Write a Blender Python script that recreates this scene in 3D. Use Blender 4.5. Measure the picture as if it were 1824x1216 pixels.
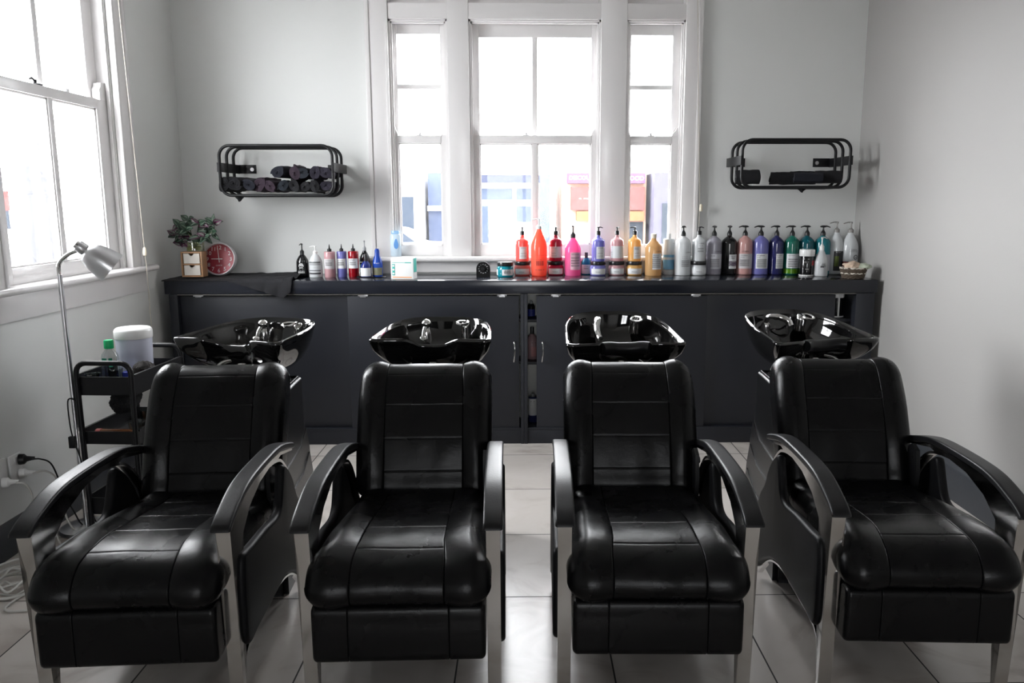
import bpy, bmesh, math, random
from mathutils import Vector, Matrix, noise
random.seed(7)
S = bpy.context.scene
C = S.collection
PI = math.pi
R_ = math.radians
for o in list(bpy.data.objects):
    bpy.data.objects.remove(o)

# ------------------------------------------------------------------ camera
cam = bpy.data.cameras.new('camera')
co = bpy.data.objects.new('camera', cam); C.objects.link(co)
cam.sensor_width = 36.0
cam.lens = 1443.0 / 1824.0 * 36.0
cam.shift_x = -48.0 / 1824.0
co.location = (0, 0, 1.5)
co.rotation_euler = (R_(90 - 9.68), 0, R_(-1.02))
cam.clip_start = 0.05; cam.clip_end = 300
S.camera = co
S.view_settings.view_transform = 'Standard'
S.view_settings.look = 'None'
S.view_settings.gamma = 1.0
S.view_settings.use_curve_mapping = False
S.view_settings.exposure = 0.64

# ------------------------------------------------------------------ world: bright overcast sky
SKY = 13.0
w = bpy.data.worlds.new('sky'); S.world = w; w.use_nodes = True
nt = w.node_tree; nt.nodes.clear()
wo = nt.nodes.new('ShaderNodeOutputWorld'); bg = nt.nodes.new('ShaderNodeBackground')
tc = nt.nodes.new('ShaderNodeTexCoord'); sp = nt.nodes.new('ShaderNodeSeparateXYZ')
rp = nt.nodes.new('ShaderNodeValToRGB')
rp.color_ramp.elements[0].position = 0.47; rp.color_ramp.elements[0].color = (0.55, 0.55, 0.56, 1)
rp.color_ramp.elements[1].position = 0.53; rp.color_ramp.elements[1].color = (0.95, 0.972, 1.0, 1)
mp = nt.nodes.new('ShaderNodeMapRange')
mp.inputs['From Min'].default_value = -1
nt.links.new(tc.outputs['Generated'], sp.inputs[0]); nt.links.new(sp.outputs['Z'], mp.inputs['Value'])
nt.links.new(mp.outputs[0], rp.inputs[0]); nt.links.new(rp.outputs[0], bg.inputs[0])
mx_ = nt.nodes.new('ShaderNodeMapRange')      # the cloud is brightest on the left, where the sun stands behind it
mx_.inputs['From Min'].default_value = -0.9; mx_.inputs['From Max'].default_value = -0.1
mx_.inputs['To Min'].default_value = SKY * 2.0; mx_.inputs['To Max'].default_value = SKY * 0.95
nt.links.new(sp.outputs['X'], mx_.inputs['Value']); nt.links.new(mx_.outputs[0], bg.inputs[1])
nt.links.new(bg.outputs[0], wo.inputs[0])

def portal(name, loc, rot, sx, sy):
    l = bpy.data.lights.new(name, 'AREA'); l.shape = 'RECTANGLE'; l.size = sx; l.size_y = sy
    l.cycles.is_portal = True
    o = bpy.data.objects.new(name, l); C.objects.link(o); o.location = loc; o.rotation_euler = rot
portal('window_daylight', (0.08, 5.64, 1.9), (R_(-90), 0, 0), 2.0, 1.6)
portal('window_daylight', (-2.42, 4.06, 2.0), (0, R_(-90), 0), 1.8, 1.2)
portal('window_daylight', (0.0, -5.62, 1.45), (R_(90), 0, 0), 1.8, 1.7)

# ------------------------------------------------------------------ materials
MC = {}
def nodes_of(name):
    m = bpy.data.materials.new(name); m.use_nodes = True
    t = m.node_tree; t.nodes.clear()
    out = t.nodes.new('ShaderNodeOutputMaterial')
    return m, t, out
def pbr(name, col, rough=0.5, metal=0.0, spec=0.5, bump=0.0, bscale=60.0, var=0.0, vscale=6.0, trans=0.0, transl=0.0, coat=0.0, ior=1.45, rvar=0.0):
    if name in MC: return MC[name]
    m, t, out = nodes_of(name)
    p = t.nodes.new('ShaderNodeBsdfPrincipled')
    p.inputs['Base Color'].default_value = (*col, 1); p.inputs['Roughness'].default_value = rough
    p.inputs['Metallic'].default_value = metal; p.inputs['Specular IOR Level'].default_value = spec
    p.inputs['Transmission Weight'].default_value = trans; p.inputs['Coat Weight'].default_value = coat
    p.inputs['IOR'].default_value = ior
    co_ = t.nodes.new('ShaderNodeTexCoord')
    if var > 0:
        n = t.nodes.new('ShaderNodeTexNoise'); n.inputs['Scale'].default_value = vscale; n.inputs['Detail'].default_value = 4
        t.links.new(co_.outputs['Object'], n.inputs['Vector'])
        mx = t.nodes.new('ShaderNodeMix'); mx.data_type = 'RGBA'
        mx.inputs[6].default_value = (*[c * (1 - var) for c in col], 1)
        mx.inputs[7].default_value = (*[min(1, c * (1 + var)) for c in col], 1)
        t.links.new(n.outputs[0], mx.inputs[0]); t.links.new(mx.outputs[2], p.inputs['Base Color'])
        if rvar > 0:
            mr = t.nodes.new('ShaderNodeMapRange'); mr.inputs['From Min'].default_value = .3; mr.inputs['From Max'].default_value = .7
            mr.inputs['To Min'].default_value = max(0, rough - rvar); mr.inputs['To Max'].default_value = rough + rvar
            t.links.new(n.outputs[0], mr.inputs['Value']); t.links.new(mr.outputs[0], p.inputs['Roughness'])
    if bump > 0:
        n2 = t.nodes.new('ShaderNodeTexNoise'); n2.inputs['Scale'].default_value = bscale; n2.inputs['Detail'].default_value = 5
        t.links.new(co_.outputs['Object'], n2.inputs['Vector'])
        b = t.nodes.new('ShaderNodeBump'); b.inputs['Strength'].default_value = bump; b.inputs['Distance'].default_value = 0.002
        t.links.new(n2.outputs[0], b.inputs['Height']); t.links.new(b.outputs[0], p.inputs['Normal'])
    last = p.outputs[0]
    if transl > 0:
        tl = t.nodes.new('ShaderNodeBsdfTranslucent'); tl.inputs[0].default_value = (*col, 1)
        ms = t.nodes.new('ShaderNodeMixShader'); ms.inputs[0].default_value = transl
        t.links.new(last, ms.inputs[1]); t.links.new(tl.outputs[0], ms.inputs[2]); last = ms.outputs[0]
    t.links.new(last, out.inputs[0])
    MC[name] = m
    return m

def leather_mat():
    m, t, out = nodes_of('black_leather')
    p = t.nodes.new('ShaderNodeBsdfPrincipled')
    p.inputs['Base Color'].default_value = (0.003, 0.003, 0.0034, 1)
    p.inputs['Specular IOR Level'].default_value = 0.20
    c = t.nodes.new('ShaderNodeTexCoord')
    v = t.nodes.new('ShaderNodeTexVoronoi'); v.inputs['Scale'].default_value = 330; v.feature = 'DISTANCE_TO_EDGE'
    n = t.nodes.new('ShaderNodeTexNoise'); n.inputs['Scale'].default_value = 26; n.inputs['Detail'].default_value = 6; n.inputs['Distortion'].default_value = .6
    n3 = t.nodes.new('ShaderNodeTexNoise'); n3.inputs['Scale'].default_value = 5; n3.inputs['Detail'].default_value = 5
    for a in (v, n, n3): t.links.new(c.outputs['Object'], a.inputs['Vector'])
    b = t.nodes.new('ShaderNodeBump'); b.inputs['Strength'].default_value = 0.35; b.inputs['Distance'].default_value = 0.0008
    b2 = t.nodes.new('ShaderNodeBump'); b2.inputs['Strength'].default_value = 0.2; b2.inputs['Distance'].default_value = 0.004
    t.links.new(v.outputs['Distance'], b.inputs['Height']); t.links.new(n.outputs[0], b2.inputs['Height'])
    t.links.new(b2.outputs[0], b.inputs['Normal']); t.links.new(b.outputs[0], p.inputs['Normal'])
    mr = t.nodes.new('ShaderNodeMapRange'); mr.inputs['From Min'].default_value = .3; mr.inputs['From Max'].default_value = .7
    mr.inputs['To Min'].default_value = .235; mr.inputs['To Max'].default_value = .31
    t.links.new(n3.outputs[0], mr.inputs['Value']); t.links.new(mr.outputs[0], p.inputs['Roughness'])
    t.links.new(p.outputs[0], out.inputs[0])
    return m
LEATHER = leather_mat()

def floor_mat():
    m, t, out = nodes_of('marble_look_tiles')
    p = t.nodes.new('ShaderNodeBsdfPrincipled')
    c = t.nodes.new('ShaderNodeTexCoord')
    sx = t.nodes.new('ShaderNodeSeparateXYZ'); t.links.new(c.outputs['Object'], sx.inputs[0])
    def M(op, a, b=None, cval=None):
        n = t.nodes.new('ShaderNodeMath'); n.operation = op
        for i, v in enumerate((a, b, cval)):
            if v is None: continue
            if isinstance(v, (int, float)): n.inputs[i].default_value = v
            else: t.links.new(v, n.inputs[i])
        return n.outputs[0]
    TX, TY = 0.5125, 0.598
    ux = M('DIVIDE', M('SUBTRACT', sx.outputs[0], 0.286), TX); uy = M('DIVIDE', M('SUBTRACT', sx.outputs[1], 2.924), TY)
    dx = M('MULTIPLY', M('PINGPONG', ux, 0.5), TX); dy = M('MULTIPLY', M('PINGPONG', uy, 0.5), TY)
    d = M('MINIMUM', dx, dy)
    mask = M('LESS_THAN', d, 0.0028)
    cell = t.nodes.new('ShaderNodeCombineXYZ')
    t.links.new(M('FLOOR', ux), cell.inputs[0]); t.links.new(M('FLOOR', uy), cell.inputs[1])
    wn = t.nodes.new('ShaderNodeTexWhiteNoise'); wn.noise_dimensions = '3D'; t.links.new(cell.outputs[0], wn.inputs[0])
    off = t.nodes.new('ShaderNodeVectorMath'); off.operation = 'MULTIPLY_ADD'; off.inputs[1].default_value = (7, 7, 7)
    t.links.new(wn.outputs['Color'], off.inputs[0]); t.links.new(c.outputs['Object'], off.inputs[2])
    n = t.nodes.new('ShaderNodeTexNoise'); n.inputs['Scale'].default_value = 2.6; n.inputs['Detail'].default_value = 7; n.inputs['Distortion'].default_value = 1.6
    t.links.new(off.outputs[0], n.inputs['Vector'])
    r = t.nodes.new('ShaderNodeValToRGB')
    r.color_ramp.elements[0].position = .30; r.color_ramp.elements[0].color = (0.44, 0.39, 0.355, 1)
    r.color_ramp.elements[1].position = .62; r.color_ramp.elements[1].color = (0.62, 0.58, 0.545, 1)
    e = r.color_ramp.elements.new(.47); e.color = (0.59, 0.55, 0.51, 1)
    t.links.new(n.outputs[0], r.inputs[0])
    mx = t.nodes.new('ShaderNodeMix'); mx.data_type = 'RGBA'; mx.inputs[7].default_value = (0.035, 0.032, 0.03, 1)
    t.links.new(mask, mx.inputs[0]); t.links.new(r.outputs[0], mx.inputs[6]); t.links.new(mx.outputs[2], p.inputs['Base Color'])
    rr = M('MULTIPLY_ADD', mask, 0.5, 0.24); t.links.new(rr, p.inputs['Roughness'])
    nb = t.nodes.new('ShaderNodeTexNoise'); nb.inputs['Scale'].default_value = 9; t.links.new(c.outputs['Object'], nb.inputs['Vector'])
    b = t.nodes.new('ShaderNodeBump'); b.inputs['Strength'].default_value = .12; b.inputs['Distance'].default_value = .003
    t.links.new(M('SUBTRACT', nb.outputs[0], mask), b.inputs['Height']); t.links.new(b.outputs[0], p.inputs['Normal'])
    t.links.new(p.outputs[0], out.inputs[0])
    return m

def glass_mat(name='window_glass', tint=(1, 1, 1), refl=0.05, streak=0.0):
    m, t, out = nodes_of(name)
    tr = t.nodes.new('ShaderNodeBsdfTransparent'); tr.inputs[0].default_value = (*tint, 1)
    g = t.nodes.new('ShaderNodeBsdfGlossy'); g.inputs['Roughness'].default_value = 0.02
    fr = t.nodes.new('ShaderNodeLayerWeight'); fr.inputs[0].default_value = 0.35
    ma = t.nodes.new('ShaderNodeMath'); ma.operation = 'MULTIPLY_ADD'; ma.inputs[1].default_value = 0.18; ma.inputs[2].default_value = refl
    t.links.new(fr.outputs['Fresnel'], ma.inputs[0])
    ms = t.nodes.new('ShaderNodeMixShader')
    t.links.new(ma.outputs[0], ms.inputs[0]); t.links.new(tr.outputs[0], ms.inputs[1]); t.links.new(g.outputs[0], ms.inputs[2])
    last = ms.outputs[0]
    if streak > 0:   # faint rain-dried dirt on the panes
        df = t.nodes.new('ShaderNodeBsdfTranslucent'); df.inputs[0].default_value = (.9, .9, .9, 1)
        c = t.nodes.new('ShaderNodeTexCoord'); n = t.nodes.new('ShaderNodeTexNoise'); n.inputs['Scale'].default_value = 30; n.inputs['Detail'].default_value = 8
        t.links.new(c.outputs['Object'], n.inputs['Vector'])
        mr = t.nodes.new('ShaderNodeMapRange'); mr.inputs['From Min'].default_value = .2; mr.inputs['From Max'].default_value = .8; mr.inputs['To Max'].default_value = streak
        t.links.new(n.outputs[0], mr.inputs[0])
        m2 = t.nodes.new('ShaderNodeMixShader'); t.links.new(mr.outputs[0], m2.inputs[0]); t.links.new(last, m2.inputs[1]); t.links.new(df.outputs[0], m2.inputs[2]); last = m2.outputs[0]
    t.links.new(last, out.inputs[0])
    MC[name] = m
    return m
GLASS = glass_mat(refl=.004, streak=.010)
CLEAR = glass_mat('clear_plastic', (.86, .89, .88), .08)

WALL = pbr('painted_wall', (0.665, 0.675, 0.66), .6, bump=.15, bscale=120, var=.02, vscale=2)
WHITE = pbr('white_gloss_paint', (0.70, 0.685, 0.68), .20, bump=.25, bscale=22, var=.015, vscale=5)
CEIL = pbr('ceiling_paint', (0.62, 0.61, 0.60), .8, var=.02)
SKIRT = pbr('grey_skirting_paint', (0.034, 0.037, 0.043), .35, bump=.2, bscale=30, var=.1)
CAB = pbr('charcoal_laminate', (0.012, 0.0135, 0.019), .42, bump=.05, bscale=200, var=.08, vscale=9)
TOPM = pbr('charcoal_worktop', (0.012, 0.0135, 0.019), .16, bump=.04, bscale=150, var=.1, vscale=12)
CABIN = pbr('cabinet_inside', (0.66, 0.66, 0.63), .6, var=.03)
CHROME = pbr('chrome', (0.60, 0.59, 0.58), .10, 1.0, bump=.08, bscale=14, var=.06, vscale=8, rvar=.05)
BRUSH = pbr('brushed_steel', (0.60, 0.60, 0.61), .30, 1.0, bump=.1, bscale=90, var=.05)
BOWL = pbr('black_glazed_ceramic', (0.004, 0.004, 0.004), .045, spec=.6, coat=.5, var=.1)
PLAST = pbr('black_plastic', (0.008, 0.008, 0.009), .38, spec=.3, var=.1, vscale=20)
PLASTM = pbr('matt_black_metal', (0.008, 0.008, 0.009), .42, spec=.3, bump=.1, bscale=200, var=.1)
PEDM = pbr('black_moulded_shell', (0.007, 0.007, 0.008), .30, spec=.35, bump=.12, bscale=160, var=.1)
RUBBER = pbr('black_rubber', (0.006, 0.006, 0.007), .40, spec=.35, var=.1)
WPLAST = pbr('white_plastic', (0.76, 0.76, 0.75), .3, var=.02)
PAPER = pbr('label_paper', (0.66, 0.67, 0.68), .5, var=.02, vscale=30)
INK = pbr('dark_ink', (0.04, 0.04, 0.045), .5, var=.05)
WINK = pbr('white_ink', (0.8, 0.8, 0.8), .5, var=.02)
THREAD = pbr('seam_piping', (0.012, 0.012, 0.013), .35, var=.1)

# ------------------------------------------------------------------ mesh helpers
def I4(): return Matrix.Identity(4)
class MB:
    def __init__(s): s.bm = bmesh.new(); s.mi = 0
    def face(s, vs):
        try:
            f = s.bm.faces.new(vs); f.material_index = s.mi; return f
        except ValueError: return None
    def box(s, x0, x1, y0, y1, z0, z1, bev=0.0, M=None):
        b = bmesh.new()
        bmesh.ops.create_cube(b, size=1.0)
        bmesh.ops.transform(b, verts=b.verts, matrix=Matrix.Translation(((x0+x1)/2, (y0+y1)/2, (z0+z1)/2)) @ Matrix.Diagonal((abs(x1-x0), abs(y1-y0), abs(z1-z0), 1)))
        if bev > 0: bmesh.ops.bevel(b, geom=list(b.edges), offset=bev, segments=2, profile=.6, affect='EDGES')
        s.join(b, M)
        return s
    def join(s, b, M=None):
        mp_ = {}
        for v in b.verts: mp_[v] = s.bm.verts.new(M @ v.co if M else v.co)
        for f in b.faces: s.face([mp_[v] for v in f.verts])
        b.free()
    def lathe(s, prof, M=None, seg=32, x=0, y=0, z=0, close=False, sx=1, sy=1):
        M = M or Matrix.Translation((x, y, z))
        rings = []
        for r, h in prof:
            if r < 1e-6: rings.append([s.bm.verts.new(M @ Vector((0, 0, h)))])
            else: rings.append([s.bm.verts.new(M @ Vector((r*math.cos(2*PI*k/seg)*sx, r*math.sin(2*PI*k/seg)*sy, h))) for k in range(seg)])
        pairs = list(zip(rings, rings[1:]))
        if close: pairs.append((rings[-1], rings[0]))
        for a, b in pairs:
            for k in range(seg):
                k2 = (k+1) % seg
                if len(a) == 1 and len(b) == 1: continue
                if len(a) == 1: s.face([a[0], b[k2], b[k]])
                elif len(b) == 1: s.face([a[k], a[k2], b[0]])
                else: s.face([a[k], a[k2], b[k2], b[k]])
        if not close:
            for rg, fl in ((rings[0], True), (rings[-1], False)):
                if len(rg) > 1: s.face(rg[::-1] if fl else rg)
        return s
    def cyl(s, p0, p1, r, r1=None, seg=20):
        p0, p1 = Vector(p0), Vector(p1); d = p1 - p0
        q = d.to_track_quat('Z', 'Y').to_matrix().to_4x4()
        return s.lathe([(r, 0), (r if r1 is None else r1, d.length)], Matrix.Translation(p0) @ q, seg)
    def tube(s, pts, r, seg=10, closed=False, flat=None):
        """round tube along points; flat=(w,t) makes a rectangular bar"""
        pts = [Vector(p) for p in pts]; n = len(pts); rings = []
        prev = None
        for i, p in enumerate(pts):
            a = pts[(i-1) % n] if (closed or i > 0) else p; b = pts[(i+1) % n] if (closed or i < n-1) else p
            t = (b - a).normalized()
            if prev is None:
                up = Vector((0, 0, 1)) if abs(t.z) < .9 else Vector((1, 0, 0))
                u = t.cross(up).normalized()
            else: u = (prev - t * prev.dot(t)).normalized()
            prev = u; v = t.cross(u)
            if flat: ring = [p + u*flat[0]/2*a_ + v*flat[1]/2*b_ for a_, b_ in ((-1, -1), (1, -1), (1, 1), (-1, 1))]
            else: ring = [p + (u*math.cos(2*PI*k/seg) + v*math.sin(2*PI*k/seg)) * (r(i/(n-1)) if callable(r) else r) for k in range(seg)]
            rings.append([s.bm.verts.new(q) for q in ring])
        m = len(rings[0])
        for i in range(n if closed else n-1):
            a, b = rings[i], rings[(i+1) % n]
            for k in range(m): s.face([a[k], a[(k+1) % m], b[(k+1) % m], b[k]])
        if not closed: s.face(rings[0][::-1]); s.face(rings[-1])
        return s
    def prism(s, poly, x0, x1, axis='X', M=None):
        """extrude polygon; axis X: poly in (y,z); Y: (x,z); Z: (x,y)"""
        def P(a, b, c): 
            v = Vector((c, a, b)) if axis == 'X' else Vector((a, c, b)) if axis == 'Y' else Vector((a, b, c))
            return M @ v if M else v
        A = [s.bm.verts.new(P(a, b, x0)) for a, b in poly]; B = [s.bm.verts.new(P(a, b, x1)) for a, b in poly]
        n = len(poly); fs = []
        for i in range(n): s.face([A[i], A[(i+1) % n], B[(i+1) % n], B[i]])
        fs = [f for f in (s.face(A[::-1]), s.face(B)) if f]
        if n > 4: bmesh.ops.triangulate(s.bm, faces=fs)
        return s
    def strip(s, path, x0, x1, th):
        """flat band: path in (y,z), extruded in x"""
        n = len(path); up = []; dn = []
        for i, (y, z) in enumerate(path):
            a = path[max(0, i-1)]; b = path[min(n-1, i+1)]
            t = Vector((b[0]-a[0], b[1]-a[1])).normalized(); nn = Vector((-t.y, t.x)) * th/2
            up.append((y+nn.x, z+nn.y)); dn.append((y-nn.x, z-nn.y))
        R = [[s.bm.verts.new((x, q[0], q[1])) for x, q in ((x0, a), (x1, a), (x1, b), (x0, b))] for a, b in zip(up, dn)]
        for a, b in zip(R, R[1:]):
            for k in range(4): s.face([a[k], a[(k+1) % 4], b[(k+1) % 4], b[k]])
        s.face(R[0][::-1]); s.face(R[-1])
        return s
    def sphere(s, c, r, seg=16, sx=1, sy=1, sz=1):
        b = bmesh.new(); bmesh.ops.create_uvsphere(b, u_segments=seg, v_segments=max(6, seg//2), radius=r)
        s.join(b, Matrix.Translation(c) @ Matrix.Diagonal((sx, sy, sz, 1))); return s
    def grid(s, fn, nu, nv):
        V = [[s.bm.verts.new(fn(i/nu, j/nv)) for j in range(nv+1)] for i in range(nu+1)]
        for i in range(nu):
            for j in range(nv): s.face([V[i][j], V[i+1][j], V[i+1][j+1], V[i][j+1]])
        return V
    def solid(s, fn, nu, nv, th):
        """closed thin solid: fn(u,v)->point, offset along -normal approx by th"""
        P = [[Vector(fn(i/nu, j/nv)) for j in range(nv+1)] for i in range(nu+1)]
        A = []; B = []
        for i in range(nu+1):
            ra = []; rb = []
            for j in range(nv+1):
                du = P[min(nu, i+1)][j] - P[max(0, i-1)][j]; dv = P[i][min(nv, j+1)] - P[i][max(0, j-1)]
                n = du.cross(dv); n = n.normalized() if n.length > 1e-9 else Vector((0, 0, 1))
                ra.append(s.bm.verts.new(P[i][j] + n*th/2)); rb.append(s.bm.verts.new(P[i][j] - n*th/2))
            A.append(ra); B.append(rb)
        for i in range(nu):
            for j in range(nv):
                s.face([A[i][j], A[i+1][j], A[i+1][j+1], A[i][j+1]]); s.face([B[i][j], B[i][j+1], B[i+1][j+1], B[i+1][j]])
        for i in range(nu):
            s.face([A[i][0], B[i][0], B[i+1][0], A[i+1][0]]); s.face([A[i][nv], A[i+1][nv], B[i+1][nv], B[i][nv]])
        for j in range(nv):
            s.face([A[0][j], A[0][j+1], B[0][j+1], B[0][j]]); s.face([A[nu][j], B[nu][j], B[nu][j+1], A[nu][j+1]])
        return s
    def build(s, name, mats, parent=None, ang=38, loc=None, norm=True):
        if norm: bmesh.ops.recalc_face_normals(s.bm, faces=s.bm.faces)
        me = bpy.data.meshes.new(name); s.bm.to_mesh(me); s.bm.free()
        for f in me.polygons: f.use_smooth = True
        try: me.set_sharp_from_angle(angle=R_(ang))
        except Exception: pass
        for m in (mats if isinstance(mats, (list, tuple)) else [mats]): me.materials.append(m)
        o = bpy.data.objects.new(name, me); C.objects.link(o)
        if parent: o.parent = parent
        if loc: o.location = loc
        return o

def catmull(pts, n=8, closed=False):
    P = [Vector(p) for p in pts]; m = len(P); out = []
    rng = range(m) if closed else range(m-1)
    for i in rng:
        if closed: a, b, c, d = P[(i-1) % m], P[i], P[(i+1) % m], P[(i+2) % m]
        else: a, b, c, d = P[max(0, i-1)], P[i], P[i+1], P[min(m-1, i+2)]
        for k in range(n):
            t = k/n
            out.append(.5*((2*b) + (c-a)*t + (2*a-5*b+4*c-d)*t*t + (3*b-a-3*c+d)*t*t*t))
    if not closed: out.append(P[-1])
    return out
def resample(P, n):
    L = [0.0]
    for i in range(len(P)): L.append(L[-1] + (P[(i+1) % len(P)] - P[i]).length)
    T = L[-1]; out = []; j = 0
    for k in range(n):
        d = T*k/n
        while L[j+1] < d: j += 1
        f = (d-L[j])/max(1e-9, L[j+1]-L[j]); out.append(P[j].lerp(P[(j+1) % len(P)], f))
    return out

def cushion(mb, ctrl, hw, r, cx=0.0, seams=(), cross=(), bolster=0.0, N=120, t0=.8, nx=40, groove=.004, wob=0.0, seed=0):
    """closed (y,z) profile spread across x with rounded ends, seams (|t|) and cross seams (arc fractions)"""
    base = catmull([Vector((a, b)) for a, b in ctrl], 12, True)
    fr = set(round(k/N, 5) for k in range(N))
    for c in cross:
        for d in (-.006, -.003, -.0015, 0, .0015, .003, .006): fr.add(round((c+d) % 1, 5))
    fr = sorted(fr); dense = resample(base, 4000); loop = [dense[int(f*4000) % 4000] for f in fr]; N = len(fr)
    area = sum(loop[i].x*loop[(i+1) % N].y - loop[(i+1) % N].x*loop[i].y for i in range(N))
    sg = 1 if area > 0 else -1
    nr = []
    for i in range(N):
        t = (loop[(i+1) % N] - loop[i-1]).normalized(); nr.append(Vector((-t.y, t.x)) * sg)   # inward
    st = set()
    for k in range(nx+1): st.add(round(-1 + 2*k/nx, 4))
    for q in seams:
        for d in (-.03, -.015, -.009, -.005, -.0025, 0, .0025, .005, .009, .015, .03): st.add(round(q+d, 4)); st.add(round(-q+d, 4))
    for k in range(1, 9):
        v = round(t0 + (1-t0)*math.sin(k/9*PI/2), 4); st.add(v); st.add(-v)
    ts = sorted(st)
    rings = []
    for t in ts:
        a = abs(t)
        ins = 0.0
        if a > t0: q = min(1, (a-t0)/(1-t0)); ins = r*(1-math.sqrt(max(0, 1-q*q)))
        sd = 1e9
        for q in seams: sd = min(sd, abs(a-q))
        ring = []
        for i, p in enumerate(loop):
            e = ins + groove*1.0*math.exp(-(sd/.0048)**2)
            if seams and a > seams[0] and bolster: e -= bolster*math.sin(PI*min(1, (a-seams[0])/(1.02-seams[0])))**.8
            if seams and a < seams[0]:
                for c in cross:
                    e += groove*.42*math.exp(-((fr[i]-c)/.0016)**2)
            if wob: e += wob*noise.noise(Vector((t*3+seed, p.x*9, p.y*9)))
            q = p + nr[i]*e
            h = hw(p.x, p.y) if callable(hw) else hw
            ring.append(mb.bm.verts.new((cx + t*h, q.x, q.y)))
        rings.append(ring)
    for a, b in zip(rings, rings[1:]):
        for i in range(N): mb.face([a[i], a[(i+1) % N], b[(i+1) % N], b[i]])
    fs = [f for f in (mb.face(rings[0][::-1]), mb.face(rings[-1])) if f]
    bmesh.ops.triangulate(mb.bm, faces=fs)
    return mb

def rrect(w, h, r, n=6, cx=0, cy=0):
    out = []
    for qx, qy, a0 in ((1, 1, 0), (-1, 1, 90), (-1, -1, 180), (1, -1, 270)):
        for k in range(n+1):
            a = R_(a0 + 90*k/n); out.append((cx + qx*(w/2-r) + r*math.cos(a), cy + qy*(h/2-r) + r*math.sin(a)))
    return out

# ------------------------------------------------------------------ tagging
def tag(o, label, cat, group=None):
    o['label'] = label; o['category'] = cat
    if group: o['group'] = group
    return o
def thing(name, label, cat, loc=(0, 0, 0), rz=0.0, group=None):
    o = bpy.data.objects.new(name, None); C.objects.link(o); o.empty_display_size = .1
    o.location = loc; o.rotation_euler = (0, 0, rz)
    return tag(o, label, cat, group)
def struct(o):
    o['kind'] = 'structure'; return o
def stuff(o):
    o['kind'] = 'stuff'; return o

_tc = {}
def text_geo(s):
    if s in _tc: return _tc[s]
    cu = bpy.data.curves.new('lettering', 'FONT'); cu.body = s; cu.size = 1.0; cu.align_x = 'CENTER'; cu.resolution_u = 2
    o = bpy.data.objects.new('lettering', cu); C.objects.link(o)
    dg = bpy.context.evaluated_depsgraph_get()
    me = o.evaluated_get(dg).to_mesh()
    vs = [tuple(v.co) for v in me.vertices]; fs = [tuple(p.vertices) for p in me.polygons]
    o.evaluated_get(dg).to_mesh_clear()
    bpy.data.objects.remove(o); bpy.data.curves.remove(cu)
    if not vs: vs = [(0, 0, 0)]; fs = []
    x0 = min(v[0] for v in vs); x1 = max(v[0] for v in vs)
    vs = [(v[0]-(x0+x1)/2, v[1], 0) for v in vs]
    _tc[s] = (vs, fs, x1-x0); return _tc[s]
def put_text(mb, s, fn, width=None, size=None, bold=0):
    vs, fs, w_ = text_geo(s)
    k = (width/w_) if width else size
    V = [mb.bm.verts.new(fn(v[0]*k, v[1]*k)) for v in vs]
    for f in fs: mb.face([V[i] for i in f])
    return w_*k

# ================================================================== ROOM SHELL
XL, XR, YB, YF, ZC = -2.24, 2.215, 5.45, -5.5, 3.3
struct(MB().box(-2.6, 2.6, YF-.2, 5.8, -.1, 0).build('floor', floor_mat()))
struct(MB().box(-2.6, 2.6, YF-.2, 5.8, ZC, ZC+.1).build('ceiling', CEIL))
m = MB()
m.box(XL-.3, -.95, YB, YB+.25, 0, ZC).box(1.09, XR+.3, YB, YB+.25, 0, ZC).box(-.95, 1.09, YB, YB+.25, 0, 1.12).box(-.95, 1.09, YB, YB+.25, 3.02, ZC)
struct(m.build('wall_back', WALL))
m = MB()
m.box(XL-.25, XL, YF, 3.50, 0, ZC).box(XL-.25, XL, 4.62, YB, 0, ZC).box(XL-.25, XL, 3.50, 4.62, 0, 1.12).box(XL-.25, XL, 3.50, 4.62, 2.95, ZC)
struct(m.build('wall_left', WALL))
struct(MB().box(XR, XR+.25, YF, YB, 0, ZC).build('wall_right', pbr('dimmed_wall_paint', (.35, .343, .33), .6, bump=.15, bscale=120, var=.02, vscale=2)))  # weaker light on this wall is put into its darker base colour
m = MB()
m.box(XL-.25, -.8, YF-.15, YF, 0, ZC).box(.8, XR+.25, YF-.15, YF, 0, ZC).box(-.8, .8, YF-.15, YF, 0, .75).box(-.8, .8, YF-.15, YF, 2.2, ZC)
struct(m.build('wall_front', pbr('dark_unseen_wall', (.09, .09, .10), .7, var=.05)))  # unseen wall, coloured dark to keep light off the chair fronts
# shopfront window behind the camera
m = MB()
for x in (-.8, -.03, .74): m.box(x, x+.06, YF-.12, YF-.04, .75, 2.2)
m.box(-.8, .8, YF-.12, YF-.04, .75, .81).box(-.8, .8, YF-.12, YF-.04, 2.14, 2.2)
wf = struct(m.build('window_5', WHITE))
MB().box(-.74, .74, YF-.085, YF-.079, .81, 2.14).build('pane', GLASS, wf)
# skirtings
def skirt(name, M_):
    prof = [(0, 0), (.028, 0), (.028, .115), (.020, .128), (.012, .14), (0, .14)]
    o = M_(prof); return struct(o)
struct(MB().prism([(XL+a, b) for a, b in [(0, 0), (.032, 0), (.032, .118), (.026, .130), (.006, .145), (0, .145)]], YF, YB, 'Y', Matrix(((1, 0, 0, 0), (0, 1, 0, 0), (0, 0, 1, 0), (0, 0, 0, 1)))).build('baseboard_left', SKIRT))
struct(MB().prism([(XR-a, b) for a, b in [(0, 0), (.032, 0), (.032, .155), (.026, .17), (.006, .19), (0, .19)]], YF, YB, 'Y').build('baseboard_right', SKIRT))

# ------------------------------------------------------------------ back window group
YW = YB
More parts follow.
